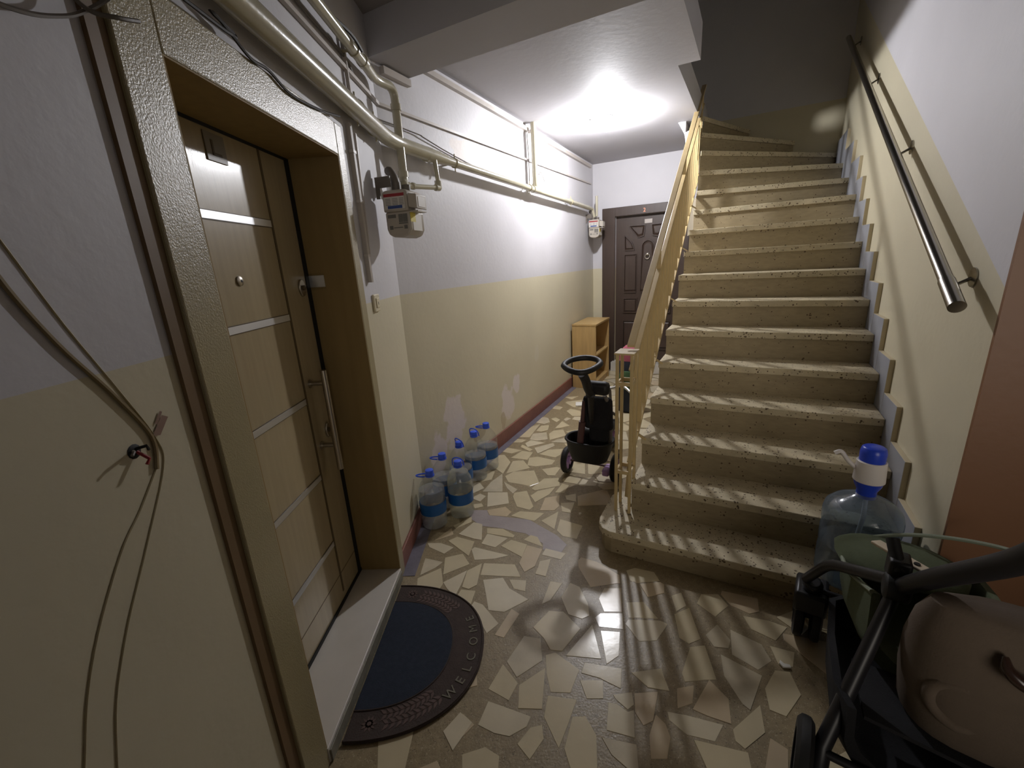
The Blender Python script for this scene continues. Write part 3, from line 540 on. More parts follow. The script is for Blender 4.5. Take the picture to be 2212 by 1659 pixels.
# ================================================================== LAMP
lamp = empty('ceiling_lamp', S(-.702, 2.116, 2.72), 'bare glowing bulb on the corridor ceiling', 'lamp')
LP = S(-.702, 2.116, 0)
b = B(); lathe(b, LP + Z * 2.72, [(.055, 0), (.055, -.008), (.03, -.018), (.024, -.03), (.0235, -.042), (.018, -.044)], n=24); obj('lamp_holder', b, M_socket, lamp)
b = B(); lathe(b, LP + Z * 2.678, [(.015, 0), (.018, -.010), (.029, -.024), (.036, -.040), (.033, -.056), (.022, -.069), (.008, -.075), (.001, -.076)], n=20); obj('bulb', b, M_bulb, lamp)
b = B(); box(b, LP + Z * 2.70 - SD * .13 - ST * .02, SD * .05, ST * .03, Z * .02); obj('sensor', b, M_socket, lamp, smooth=False, bevel=.003)

# ================================================================== PIPES AND WIRES
gp = empty('gas_main_pipe', C(.2, .06, 2.19), 'thick cream gas pipe running above the cream door and along the corridor wall', 'pipe')
b = B(); tube(b, bend([N(-3.9, .045, 2.225), N(.405, .06, 2.20), C(.42, .07, 2.19)], .14, 8), .0375, 18); tube(b, [C(.40, .07, 2.19), C(.47, .07, 2.19)], .033, 18); obj('wide_run', b, M_pipe, gp)
b = B(); tube(b, [C(.46, .07, 2.19), C(3.62, .07, 2.155)], .025, 16); obj('narrow_run', b, M_pipe, gp)
b = B(); tube(b, [C(1.915, .07, 2.175), C(1.915, .07, 2.72)], .024, 16); obj('riser_pipe', b, M_pipe, gp, label='upright pipe rising to the corridor ceiling')
b = B(); tube(b, [C(1.85, .07, 2.176), C(1.98, .07, 2.175)], .031, 16); tube(b, [C(1.915, .07, 2.172), C(1.915, .07, 2.225)], .030, 16); obj('tee_joint', b, M_pipe, gp)
b = B(); tube(b, [C(.30, .066, 2.192), C(.345, .067, 2.191)], .041, 18); obj('pipe_coupling', b, M_pipe, gp)
b = B(); tube(b, [C(.44, .07, 2.19), C(.50, .07, 2.19)], .030, 18); obj('pipe_coupling', b, M_pipe, gp)
for F, a, r, z in ((N, -.02, .0375, 2.2155), (N, .22, .0375, 2.2135), (N, -1.3, .0375, 2.219), (C, .60, .025, 2.188), (C, 1.78, .025, 2.177), (C, 2.9, .025, 2.164)):
    c = F(a, .045 if F is N else .07, z); ax = ND if F is N else CD; b = B()
    lathe(b, c - ax * .009, [(r + .005, 0), (r + .005, .018)], ax, 18)
    tube(b, [c + Z * (r + .003), c + Z * (r + .03)], .004, 6); tube(b, [c - Z * (r + .003), c - Z * (r + .024)], .004, 6); tube(b, [c, F(a, 0, z)], .006, 6); obj('pipe_clamp', b, M_clamp, gp)
up = empty('upper_gas_pipe', C(.05, .08, 2.3), 'cream pipe under the ceiling turning down to the near gas meter', 'pipe')
b = B(); tube(b, bend([N(-3.9, .06, 2.52), N(.16, .06, 2.44), C(-.10, .10, 2.445), C(.052, .085, 2.455), C(.056, .082, 2.03), C(.03, .10, 1.985), N(.30, .135, 1.975), N(.30, .135, 1.93)], .055, 6), .022, 14); obj('pipe_run', b, M_pipe, up)
for p, q in ((N(.10, .06, 2.444), N(.13, .06, 2.443)), (C(.053, .085, 2.38), C(.053, .085, 2.35)), (C(.055, .082, 2.06), C(.055, .082, 2.03))): b = B(); tube(b, [p, q], .027, 14); obj('pipe_coupling', b, M_pipe, up)
b = B(); lathe(b, N(.0, .06, 2.445), [(.027, 0), (.027, .016)], ND, 16); tube(b, [N(.0, .06, 2.44), N(.0, .0, 2.44)], .006, 6); obj('pipe_clamp', b, M_clamp, up)
bp_ = empty('meter_branch_pipe', C(.2, .1, 2.0), 'thin cream branch pipe joining the near meter to the gas main', 'pipe')
b = B(); tube(b, bend([C(.03, .09, 1.985), C(.36, .095, 2.012), C(.358, .085, 2.165)], .02), .0135, 12); obj('pipe_run', b, M_pipe, bp_)
for p, q, r in ((C(.03, .09, 1.985), C(.08, .09, 1.99), .021), (C(.11, .091, 1.993), C(.125, .091, 1.994), .019), (C(.325, .095, 2.009), C(.362, .095, 2.012), .019), (C(.358, .095, 2.01), C(.358, .095, 2.05), .019), (C(.372, .075, 2.0), C(.372, .075, 2.055), .014)):
    b = B(); tube(b, [p, q], r, 12); obj('pipe_elbow', b, M_pipe, bp_)

def gas_meter(o, x, y, label):
    """o: middle of the top edge, x across the labelled face, y away from the viewer"""
    x, y = V(x), V(y); t = empty('gas_meter', o, label, 'gas meter', kind=None)
    g = lambda a, d, z: V(o) + x * a + y * d + Z * z
    def shell(pts, d0, d1): b = B(); prism(b, [g(a, d0, z) for a, z in pts], y * (d1 - d0)); return b
    top = [(-.068, -.012), (-.055, 0), (.055, 0), (.068, -.012), (.068, -.100), (-.068, -.100)]
    obj('upper_housing', shell(top, 0, .15), M_meter, t, bevel=.008)
    low = [(-.064, -.100), (.072, -.100), (.072, -.185), (.055, -.212), (.02, -.222), (-.03, -.218), (-.055, -.205), (-.064, -.18)]
    obj('lower_housing', shell(low, .004, .15), M_meter, t, bevel=.008)
    b = B(); box(b, g(-.058, -.0015, -.088), x * .112, y * .002, Z * .072); lb = obj('label_plate', b, M_label, t, smooth=False)
    b = B(); box(b, g(-.058, -.0025, -.031), x * .112, y * .002, Z * .014); obj('red_band', b, M_labred, lb, smooth=False)
    b = B(); box(b, g(-.040, -.0025, -.086), x * .080, y * .002, Z * .014); obj('blue_band', b, M_lablue, lb, smooth=False)
    b = B()
    for k in range(5):
        for c0, c1 in ((-.050, -.022), (-.012, .018), (.026, .050)): box(b, g(c0, -.0022, -.042 - k * .0068), x * (c1 - c0), y * .002, Z * .0022)
    obj('print_lines', b, M_labgrey, lb, smooth=False)
    b = B()
    for a0, z0, w_, h_ in ((-.050, -.128, .045, .016), (.010, -.150, .022, .038), (.034, -.150, .024, .038), (.008, -.158, .05, .006), (-.045, -.182, .018, .018), (.036, -.182, .018, .018), (-.022, -.176, .05, .004)): box(b, g(a0, .0025, z0), x * w_, y * .002, Z * h_)
    obj('data_print', b, M_labgrey, t, smooth=False)
    ib = [(.074, -.022), (.120, -.028), (.120, -.095), (.074, -.085)]
    f = obj('index_box', shell(ib, -.005, .10), M_meter, t, bevel=.004)
    b = B(); box(b, g(.120, .012, -.085), x * .002, y * .07, Z * .045); obj('index_window', b, M_label, f, smooth=False)
    b = B(); box(b, g(.072, .008, -.150), x * .0015, y * .05, Z * .045); obj('yellow_label', b, M_labyel, t, smooth=False)
    b = B(); box(b, g(.072, .03, -.190), x * .0012, y * .09, Z * .08); obj('side_label', b, M_label, t, smooth=False)
    b = B(); box(b, g(.072, 0, -.108), x * .05, y * .09, Z * .006); obj('index_shelf', b, M_meter, t, smooth=False)
    b = B(); tube(b, bend([g(-.025, .075, -.01), g(-.025, .075, .055), g(-.06, .09, .105), g(-.075, .10, .105)], .03), [.021] * 14, 12); obj('inlet_elbow', b, M_cable, t, label='dark grey inlet elbow')
    b = B(); tube(b, [g(-.025, .075, -.006), g(-.025, .075, .045)], .023, 14); tube(b, [g(.03, .075, -.006), g(.03, .075, .028)], .021, 14); obj('union_nut', b, M_cable, t)
    b = B(); box(b, g(-.116, .03, .02), x * .085, y * .008, Z * .05); box(b, g(-.116, .03, -.03), x * .02, y * .008, Z * .05); obj('bracket', b, M_cable, t, smooth=False)
    return t
gas_meter(N(.165, .112, 1.925), (NN * .966 - ND * .259), (ND * .966 + NN * .259), 'grey gas meter with red and yellow labels on the near wall above the light switch')
gas_meter(C(3.66, .11, 2.02), CN, CD, 'small far gas meter beside the dark brown door')
fp = empty('far_meter_pipe', C(3.7, .1, 2.2), 'short pale pipes above the far gas meter', 'pipe')
b = B(); tube(b, bend([C(3.625, .07, 2.155), C(3.72, .08, 2.155), C(3.73, .10, 2.05)], .04), .018, 12); tube(b, [C(3.735, .13, 2.06), C(3.735, .13, 2.30)], .016, 12); obj('pipe_run', b, M_pipe, fp)

co = empty('wall_conduit', C(1, .01, 2.4), 'thin cable conduit running level above the gas pipe and round the corner', 'conduit')
b = B(); bar(b, N(-2.4, .010, 2.40), N(.44, .010, 2.385), .016, .016); obj('near_run', b, M_conduit, co, smooth=False)
b = B(); bar(b, C(.0, .010, 2.385), C(3.9, .010, 2.475), .014, .014); obj('corridor_run', b, M_conduit, co, smooth=False)
b = B(); bar(b, N(.02, .012, 2.50), N(.03, .012, 2.20), .015, .012); obj('drop', b, M_conduit, co, smooth=False)
cv = empty('switch_conduit', N(-.02, .01, 1.9), 'upright conduit dropping beside the door frame to the light switch', 'conduit')
b = B(); bar(b, N(-.045, .012, 2.16), N(-.045, .012, 1.50), .022, .014); obj('run', b, M_conduit, cv, smooth=False)
b = B(); bar(b, N(.03, .008, 2.14), N(.0, .008, 1.62), .012, .010); obj('thin_run', b, M_conduit, cv, smooth=False)
for z in (2.05, 1.85, 1.62): b = B(); cbox(b, N(-.045, .014, z), ND * .034, NN * .02, Z * .012); obj('clip', b, M_conduit, cv, smooth=False)
tr_ = empty('ceiling_trunking', C(1.2, .02, 2.67), 'white cable trunking under the corridor ceiling', 'trunking')
b = B(); box(b, C(.38, 0, 2.655), CD * 1.53, CN * .03, Z * .03); obj('run', b, M_conduit, tr_, smooth=False)
b = B(); box(b, C(1.96, 0, 2.655), CD * 1.9, CN * .03, Z * .03); obj('run', b, M_conduit, tr_, smooth=False)
b = B(); box(b, C(.06, 0, 2.535), CD * .22, CN * .03, Z * .035); tag(obj('trunking_end', b, M_conduit, smooth=False), 'short piece of white trunking under the beam end', 'trunking')
def cable(name, pts, r, m, label, n=6, k=6):
    b = B(); tube(b, smoothpath(pts, k), r, n); return tag(obj(name, b, m), label, 'cable')
cable('riser_cable', [C(1.872 + .012 * sin(z * 9), .03, 2.2 + z) for z in [i * .05 for i in range(10)]], .004, M_cable, 'loose grey cable hanging behind the upright pipe', 5, 3)
cable('wall_cable', [N(-3.0, .02, 2.17), N(-0.981, .025, 2.137), N(-0.897, .025, 2.158), N(-0.844, .025, 2.146), N(-0.758, .025, 2.116), N(-0.672, .025, 2.120), N(-0.559, .025, 2.098), N(-0.360, .025, 2.115), N(-0.171, .025, 2.149)], .0045, M_darkcable, 'dark wavy cable under the gas main over the cream door frame')
cable('ceiling_cable', [N(-1.2, .05, 2.56), N(-.42, .045, 2.50), N(-.28, .05, 2.47), N(-.10, .09, 2.455), N(-.01, .10, 2.43)], .007, M_darkcable, 'black cable sagging beside the upper pipe')
cable('thin_ceiling_cable', [N(-1.0, .012, 2.47), N(-.42, .012, 2.435), N(-.20, .012, 2.43), N(.02, .012, 2.43), N(.10, .012, 2.40)], .005, M_cable, 'thin grey cable above the near conduit')
cable('pipe_cable', [C(.0, .010, 2.31), C(.15, .010, 2.31), C(.34, .014, 2.305), C(.36, .014, 2.30), C(.62, .010, 2.265), C(.95, .012, 2.23), C(1.3, .012, 2.21)], .0035, M_cable, 'thin cable running on the wall just above the corridor gas pipe')
bc_ = empty('brown_cable', N(-1.4, .003, 1.3), 'thick brown cable curving down the near wall at the left edge', 'cable')
b = B(); tube(b, smoothpath([N(-1.52, .003, 1.70), N(-1.491, .003, 1.576), N(-1.446, .003, 1.471), N(-1.386, .003, 1.37), N(-1.338, .003, 1.27), N(-1.347, .003, 1.205)]), .0040, 6); obj('upper_run', b, M_browncable, bc_)
b = B(); tube(b, smoothpath([N(-1.347, .0003, 1.205), N(-1.40, .0003, 1.15), N(-1.46, .0003, 1.096), N(-1.545, .0003, .98), N(-1.60, .0003, .86), N(-1.64, .0003, .70), N(-1.66, .0003, .3), N(-1.68, .0003, .02)]), 0.0022, 6); obj('painted_run', b, M_painted, bc_)
cable('painted_cable', [N(-1.50, .0005, 1.70), N(-1.473, .0005, 1.631), N(-1.424, .0005, 1.496), N(-1.37, .0005, 1.37), N(-1.328, .0005, 1.262), N(-1.331, .0005, 1.20), N(-1.41, .0005, 1.08), N(-1.50, .0005, .95), N(-1.56, .0005, .82), N(-1.60, .0005, .6), N(-1.62, .0005, .02)], 0.0019, M_painted, 'thin cable painted over in beige beside the brown one')
cable('loose_cable', [N(-1.52, .012, 1.93), N(-1.374, .02, 1.937), N(-1.29, .02, 1.965), N(-1.245, .03, 1.995), N(-1.225, .055, 2.02)], .0036, M_cable, 'grey cable slung across the near wall to the door frame top')
cable('twisted_cable', [N(-1.36, .03, 2.12), N(-1.31, .03, 2.03), N(-1.26, .035, 1.99), N(-1.225, .058, 1.99), N(-1.18, .06, 2.005)], .0036, M_cable, 'second cable twisted round the first near the door frame top')
cable('hanging_wires', [C(1.99, .02, 2.37), C(2.01, .05, 2.31), C(2.03, .04, 2.24), C(2.0, .05, 2.20), C(2.04, .03, 2.27), C(2.08, .04, 2.34), C(2.2, .02, 2.36), C(2.24, .03, 2.29)], .003, M_cable, 'tangle of loose wires beside the upright pipe')
jb = empty('broken_socket', N(-1.377, 0, 1.256), 'hole in the near wall with stubs of wire poking out', 'socket')
b = B(); lathe(b, N(-1.377, 0, 1.256), [(.014, .0005), (.010, .002), (.001, .0025)], NN, 12); obj('hole', b, M_black, jb)
b = B(); tube(b, [N(-1.380, .002, 1.258), N(-1.395, .018, 1.262), N(-1.402, .02, 1.258)], .0028, 6); obj('wire_stub', b, M_cable, jb)
b = B(); tube(b, [N(-1.374, .002, 1.254), N(-1.37, .018, 1.238), N(-1.378, .018, 1.230)], .003, 6); obj('wire_stub', b, M_labred, jb)
b = B(); tube(b, [N(-1.374, .002, 1.26), N(-1.366, .016, 1.262), N(-1.36, .012, 1.252)], .003, 6); obj('wire_stub', b, M_black, jb)
b = B(); quad(b, N(-1.335, .002, 1.268), N(-1.318, .003, 1.264), N(-1.290, .003, 1.292), N(-1.302, .002, 1.300)); quad(b, N(-1.322, .0022, 1.290), N(-1.318, .003, 1.286), N(-1.300, .003, 1.306), N(-1.304, .0022, 1.309)); tag(obj('tape_scrap', b, M_tapered, smooth=False), 'scraps of reddish tape stuck beside the brown cable', 'tape')
sw = empty('light_switch', N(.01, 0, 1.40), 'ivory light switch on the near wall right of the door frame', 'switch')
b = B(); box(b, N(-.028, 0, 1.36), ND * .075, NN * .012, Z * .082); obj('switch_plate', b, M_switch, sw, smooth=False, bevel=.004)
b = B(); box(b, N(-.010, .012, 1.378), ND * .040, NN * .005, Z * .046); rk = obj('rocker', b, M_switch, sw, smooth=False, bevel=.002)
b = B(); box(b, N(.006, .0165, 1.392), ND * .006, NN * .0012, Z * .014); obj('switch_mark', b, M_cable, rk, smooth=False)

# ================================================================== WATER BOTTLES
PB = [(.070, .0), (.082, .004), (.086, .02), (.083, .035), (.086, .05), (.084, .062), (.087, .075), (.087, .085), (.0855, .09), (.0855, .165), (.087, .17), (.088, .20), (.087, .225), (.081, .25), (.068, .275), (.050, .297), (.034, .315), (.027, .327), (.025, .345)]
def bottle(name, water, wm):
    t = empty(name, (0, 0, 0))
    b = B(); lathe(b, (0, 0, 0), PB, n=28, caps=False); lathe(b, (0, 0, 0), [(.0, .004), (.03, .006), (.07, .0005)], n=28, caps=False); obj('shell', b, M_pet, t)
    wp = [(r - .003, max(h, .003)) for r, h in PB if h < water - .004]; rr = wp[-1][0]
    b = B(); lathe(b, (0, 0, 0), wp + [(rr, water)], n=28); obj('water', b, wm, t, label='clear water filling the bottle')
    b = B(); lathe(b, (0, 0, 0), [(.0868, .092), (.0872, .13), (.0868, .163)], n=32, caps=False); lb = obj('label', b, M_petl, t)
    b = B(); lathe(b, (0, 0, 0), [(.0876, .118), (.0878, .138)], n=6, caps=False, arc=(-.3, .25)); obj('label_print', b, M_petl2, lb)
    b = B(); lathe(b, (0, 0, 0), [(.0255, .328), (.0275, .330), (.0275, .352), (.026, .357), (.020, .359), (.001, .3595)], n=22); cp = obj('cap', b, M_cap, t)
    return t
def handle(flat):
    """carry ring round the neck: lying flat or folded up over the cap"""
    b = B(); lathe(b, (0, 0, 0), [(.029, .318), (.0305, .318), (.0305, .327), (.029, .327)], n=20)
    if flat: tube(b, [V((-.028 - .062 * sin(u) , .022 * cos(u), .324)) for u in [pi * i / 10 for i in range(11)]], .0045, 6)
    else: tube(b, [V((.040 * cos(u) * (1.0 if sin(u) < .9 else 1), .012 - .028 * sin(u), .322 + .062 * sin(u) ** .6 if sin(u) > 0 else .322)) for u in [pi * i / 12 for i in range(13)]], .004, 6)
    return b
spec = [(-.533, 2.372, .235, M_water, True, 200, 'clear water bottle nearest the door frame, standing frontmost of the six'),
        (-.372, 2.475, .285, M_wateryel, False, 190, 'yellowish full water bottle standing in front beside the frontmost one'),
        (-.489, 2.600, .20, M_water, True, 190, 'water bottle directly behind the frontmost one against the wall'),
        (-.396, 2.780, .17, M_water, False, 160, 'middle wall bottle with an upright handle ring, behind the yellowish one'),
        (-.304, 2.955, .185, M_water, False, 175, 'second bottle from the far end with an upright handle ring'),
        (-.221, 3.115, .185, M_water, True, 185, 'farthest water bottle at the end of the row by the baseboard')]
for x, y, wl, wm, flat, rot, lab in spec:
    t = bottle('water_bottle', wl, wm); obj('carry_handle', handle(flat), M_cap, t)
    t.location = (x, y, 0.0006); t.rotation_euler = (0, 0, radians(rot - 180 - 20)); t.scale = (.93, .93, 1.04)
    tag(t, lab, 'bottle', 'water bottles along the corridor wall')
    bpy.context.view_layer.update()

# water jug with hand pump
jo = S(1.0, .085, zi(1) + .0006)
jug = empty('water_jug', jo, 'large blue tinted water jug with a hand pump on the lowest step', 'water jug')
J = lambda z: jo + Z * z
pr_ = [(.115, 0), (.132, .006), (.137, .03), (.134, .05), (.137, .07), (.137, .13), (.133, .15), (.137, .17), (.137, .23), (.133, .25), (.137, .27), (.137, .315), (.130, .345), (.105, .372), (.070, .392), (.042, .405), (.030, .418), (.0285, .46)]
b = B(); lathe(b, jo, pr_, n=40, caps=False); lathe(b, jo, [(.001, .004), (.115, 0.0)], n=40, caps=False); obj('jug_shell', b, M_jug, jug)
b = B(); lathe(b, jo, [(r - .004, max(z, .004)) for r, z in pr_ if z < .2], n=40); obj('water', b, M_water, jug)
b = B(); lathe(b, jo, [(.0345, .40), (.034, .43), (.046, .455), (.050, .475)], n=28); pm = obj('pump_collar', b, M_pumpblue, jug, label='blue screw collar of the pump')
b = B(); lathe(b, jo, [(.050, .472), (.054, .476), (.050, .56), (.047, .563)], n=28); obj('pump_body', b, M_pumpwhite, jug, label='white pump body with a spout')
b = B(); tube(b, bend([J(.52) - SD * .045, J(.545) - SD * .075, J(.59) - SD * .105, J(.575) - SD * .125], .015), .0085, 10); obj('pump_spout', b, M_pumpwhite, jug)
b = B(); lathe(b, jo, [(.043, .562), (.044, .60), (.040, .618), (.034, .623), (.001, .625)], n=28); obj('pump_button', b, M_pumpblue, jug, label='blue pump button')
b = B(); tube(b, [J(.47), J(.30) + SD * .005, J(.04) - SD * .02], .009, 10); obj('pump_tube', b, M_pumpwhite, jug)

# ================================================================== CABINET
cb = empty('shoe_cabinet', C(3.5, .17, 0), 'small yellow wood cabinet with two open shelves by the dark door', 'cabinet')
c0, c1, n0, n1, ch = 2.98, 3.62, .03, .325, .775
b = B(); box(b, C(c0, n0, 0), CD * .02, CN * (n1 - n0), Z * ch); obj('side_panel', b, M_cabinet, cb, smooth=False, bevel=.001)
b = B(); box(b, C(c1 - .02, n0, 0), CD * .02, CN * (n1 - n0), Z * ch); obj('side_panel', b, M_cabinet, cb, smooth=False, bevel=.001)
b = B(); box(b, C(c0 - .004, n0, ch), CD * (c1 - c0 + .008), CN * (n1 - n0 + .006), Z * .02); obj('top_panel', b, M_cabinet, cb, smooth=False, bevel=.001)
for z in (.06, .40): b = B(); box(b, C(c0 + .02, n0 + .008, z), CD * (c1 - c0 - .04), CN * (n1 - n0 - .016), Z * .018); obj('shelf', b, M_cabinet, cb, smooth=False, bevel=.001)
b = B(); box(b, C(c0 + .02, n0, .02), CD * (c1 - c0 - .04), CN * .006, Z * (ch - .02)); obj('back_panel', b, M_cabinet, cb, smooth=False)
b = B(); box(b, C(c0 + .02, n1 - .03, .0), CD * (c1 - c0 - .04), CN * .016, Z * .06); obj('plinth', b, M_cabinet, cb, smooth=False)

# ================================================================== DOORMAT
mc = N(-.655, .034, 0); MA, MO = .372, .452
def arcpt(k, a=1., z=0., n=48):
    u = -pi / 2 + pi * k / n; cu_, su = cos(u), sin(u); e = 2 / 2.25
    return mc + ND * (math.copysign(abs(su) ** e, su) * MA * a) + NN * (abs(cu_) ** e * MO * a) + Z * z
mat_o = empty('doormat', mc, 'half round brown doormat with a dark blue centre and the word WELCOME', 'doormat')
b = B(); prism(b, [arcpt(k, 1, .0005) for k in range(49)], Z * .0085); base = obj('mat_base', b, M_mat, mat_o, smooth=False, bevel=.003)
b = B(); prism(b, [arcpt(k, .70, .007) for k in range(49)], Z * .0045); obj('mat_centre', b, M_matblue, mat_o, smooth=False, bevel=.002, label='dark blue carpet centre')
b = B(); tube(b, [arcpt(k, .705, .0095) for k in range(49)], .0035, 6); tube(b, [arcpt(k, .985, .0095) for k in range(49)], .004, 6); obj('mat_rim', b, M_mat, mat_o)
for ch_, k in zip('WELCOME', (14.9, 17.6, 20, 22.3, 24.9, 27.6, 30.3)):
    p = arcpt(k, .905, .0092); d = (arcpt(k + .5, .9) - arcpt(k - .5, .9)).normalized(); out = d.cross(Z).normalized()
    letters('mat_letter', ch_, .052, .0012, M_letter, mat_o, axes(d, -out, Z, p + Z * .0008))
def leaf(bm, p, d, L, W):
    x = V(d).normalized(); y = Z.cross(x); pts = [p, p + x * L * .35 + y * W, p + x * L, p + x * L * .35 - y * W]; prism(bm, pts, Z * .0016)
for k0, k1 in ((5.0, 13.6), (34.4, 43.0)):
    for rad in (.775, .87):
        b = B(); k = k0
        while k < k1:
            p = arcpt(k, rad, .0086); d = (arcpt(k + 1, rad) - arcpt(k - 1, rad)) * (1 if k1 > 24 else -1)
            o = d.cross(Z).normalized()
            for sg in (-1, 1): leaf(b, p, d.normalized() * .8 + o * sg * .7, .034, .0065)
            k += .95
        tube(b, [arcpt(k0 + (k1 - k0) * i / 12, rad, .0095) for i in range(13)], .0016, 5); obj('leaf_spray', b, M_relief, mat_o, smooth=False)
for k, rad in ((2.4, .84), (45.6, .84)):
    p = arcpt(k, rad, .0086); b = B()
    for i in range(10): u = 2 * pi * i / 10; leaf(b, p, V((cos(u), sin(u), 0)), .030, .007)
    lathe(b, p, [(.009, 0), (.007, .003)], n=12); obj('mat_flower', b, M_relief, mat_o, smooth=False)

# ================================================================== SMALL THINGS ON THE FLOOR
b = B(); cbox(b, V((.735, 4.50, .006)), V((.085, -.012, 0)), V((.02, .12, 0)), Z * .010); tag(obj('paper_scrap', b, M_paper, smooth=False), 'small white paper strip on the floor beyond the bottles', 'paper')
b = B(); c = V((.985, 1.275, .002)); prism(b, [c + V((-.012, -.006, 0)), c + V((.016, -.010, 0)), c + V((.018, .002, 0)), c + V((.0, .008, 0)), c + V((-.006, .024, 0)), c + V((-.016, .012, 0))], Z * .006); tag(obj('tissue_scrap', b, M_paper, smooth=False), 'crumpled white tissue on the floor by the stroller wheel', 'paper')

# ================================================================== TODDLER TRICYCLE
tc = empty('tricycle', V((.545, 2.86, 0)), 'black toddler tricycle with a ring handle and lilac wheel hubs behind the railing post', 'tricycle')
AX0, AX1 = V((.385, 2.955, .103)), V((.705, 2.775, .103)); fwd = ST
def wheel(c, ax, R, wd, hubm, parent, name='rear_wheel', tyre=None):
    b = B(); lathe(b, c - ax * wd / 2, [(R * .72, 0), (R * .9, 0), (R, wd * .25), (R, wd * .75), (R * .9, wd), (R * .72, wd), (R * .72, 0)], ax, 32, caps=False); wo = obj(name, b, tyre or M_black, parent)
    b = B(); lathe(b, c - ax * wd * .45, [(R * .26, 0), (R * .26, wd * 1.0), (R * .10, wd * 1.1), (.001, wd * 1.1)], ax, 18)
    x, y = rot_frame(ax)
    for k in range(5):
        u = 2 * pi * k / 5; d = x * cos(u) + y * sin(u); e = ax.cross(d)
        prism(b, [c + d * R * .2 - e * R * .17 - ax * wd * .2, c + d * R * .2 + e * R * .17 - ax * wd * .2, c + d * R * .74 + e * R * .27 - ax * wd * .2, c + d * R * .74 - e * R * .27 - ax * wd * .2], ax * wd * .4)
    obj('wheel_hub', b, hubm, wo, smooth=False, angle=30); return wo
AXD = (AX1 - AX0).normalized()
wheel(AX0, AXD, .102, .042, M_lilac, tc); wheel(AX1, AXD, .102, .042, M_lilac, tc)
b = B(); tube(b, [AX0, AX1], .008, 10); obj('axle', b, M_maroon, tc)
fw_c = (AX0 + AX1) / 2 + fwd * .56 + Z * .02; wheel(fw_c, AXD, .122, .045, M_lilac, tc, 'front_wheel')
b = B(); tube(b, bend([fw_c - AXD * .045, fw_c - AXD * .045 + Z * .16, fw_c + Z * .20 - fwd * .03, fw_c + Z * .42 - fwd * .08], .03), .012, 10); tube(b, bend([fw_c + AXD * .045, fw_c + AXD * .045 + Z * .16, fw_c + Z * .20 - fwd * .03], .03), .012, 10); obj('fork', b, M_greytube, tc)
b = B(); tube(b, smoothpath([fw_c + Z * .42 - fwd * .16 - AXD * .19, fw_c + Z * .45 - fwd * .09 - AXD * .10, fw_c + Z * .42 - fwd * .08, fw_c + Z * .45 - fwd * .09 + AXD * .10, fw_c + Z * .42 - fwd * .16 + AXD * .19]), .011, 10); obj('handlebar', b, M_steel, tc)
b = B(); tube(b, bend([(AX0 + AX1) / 2 + Z * .06, (AX0 + AX1) / 2 + fwd * .18 + Z * .16, fw_c - fwd * .06 + Z * .24], .08), .018, 12); obj('main_tube', b, M_greytube, tc)
# rear basket
bc = V((.515, 2.755, 0)); bx, by = AXD, fwd
def oval(z, a, d, o=0., n=28): return [bc + by * o + bx * (math.copysign(abs(cos(u)) ** .8, cos(u)) * a) + by * (math.copysign(abs(sin(u)) ** .8, sin(u)) * d) + Z * z for u in [2 * pi * i / n for i in range(n)]]
b = B(); prev = None
for z, a, d in ((.19, .105, .07), (.20, .125, .09), (.27, .150, .108), (.34, .162, .118), (.352, .166, .122), (.352, .156, .112), (.30, .146, .102), (.215, .11, .08)):
    ring = [b.verts.new(p) for p in oval(z, a, d)]
    if prev:
        for i in range(len(ring)): b.faces.new((prev[i], prev[(i + 1) % len(ring)], ring[(i + 1) % len(ring)], ring[i]))
    else: b.faces.new(ring)
    prev = ring
b.faces.new(prev); bk = obj('basket', b, M_plastic, tc)
b = B(); tube(b, oval(.350, .165, .121), .008, 8, closed=True); obj('basket_rim', b, M_plastic, bk)
# seat, backrest, pads
def pad(name, c, x, y, z, m, parent, r=.03, label=None):
    b = B(); cbox(b, c, x, y, z); return obj(name, b, m, parent, bevel=r, label=label)
pad('backrest', V((.552, 2.640, .575)), AXD * .195, fwd * .06, Z * .24 - fwd * .03, M_fabricblack, tc, .028)
pad('lower_backrest', V((.563, 2.665, .435)), AXD * .13, fwd * .06, Z * .14, M_fabricblack, tc, .025)
pad('headrest', V((.520, 2.515, .785)), AXD * .155, fwd * .07, Z * .085, M_plastic, tc, .026)
pad('seat', V((.60, 2.84, .385)), AXD * .20, fwd * .24, Z * .06, M_plastic, tc, .025)
b = B(); tube(b, smoothpath([V((.412, 2.405, .905)), V((.432, 2.42, .865)), V((.455, 2.47, .80)), V((.478, 2.50, .755))]), [.027] * 18 + [.034], 12); obj('handle_stem', b, M_plastic, tc)
ring = []
for i in range(36):
    u = 2 * pi * i / 36; sx = cos(u); sy = sin(u)
    lo_ = max(0, -sy)
    ring.append(V((.424, 2.485, .944)) + V((1, -.02, .004)) * (sx * .110 * (1 - .30 * lo_)) + V((.22, .97, .20)) * (sy * (.098 if sy > 0 else .106)))
b = B(); tube(b, ring, .0175, 12, closed=True); obj('handle_ring', b, M_plastic, tc, label='black ring shaped push handle')
b = B(); tube(b, [V((.466, 2.66, .66)), V((.452, 2.675, .50))], .014, 12); po = obj('frame_post', b, M_maroon, tc)
b = B(); tube(b, [V((.453, 2.674, .51)), V((.440, 2.695, .345))], .023, 12); obj('post_sleeve', b, M_maroon, po)
b = B(); tube(b, smoothpath([V((.575, 2.56, .72)), V((.612, 2.60, .63)), V((.632, 2.63, .48)), V((.640, 2.68, .34))]), .013, 12); obj('frame_post', b, M_greytube, tc)
b = B(); tube(b, bend([V((.478, 2.50, .755)), V((.50, 2.60, .60)), V((.53, 2.72, .40)), V((.545, 2.86, .16))], .05), .020, 12); obj('spine', b, M_plastic, tc)
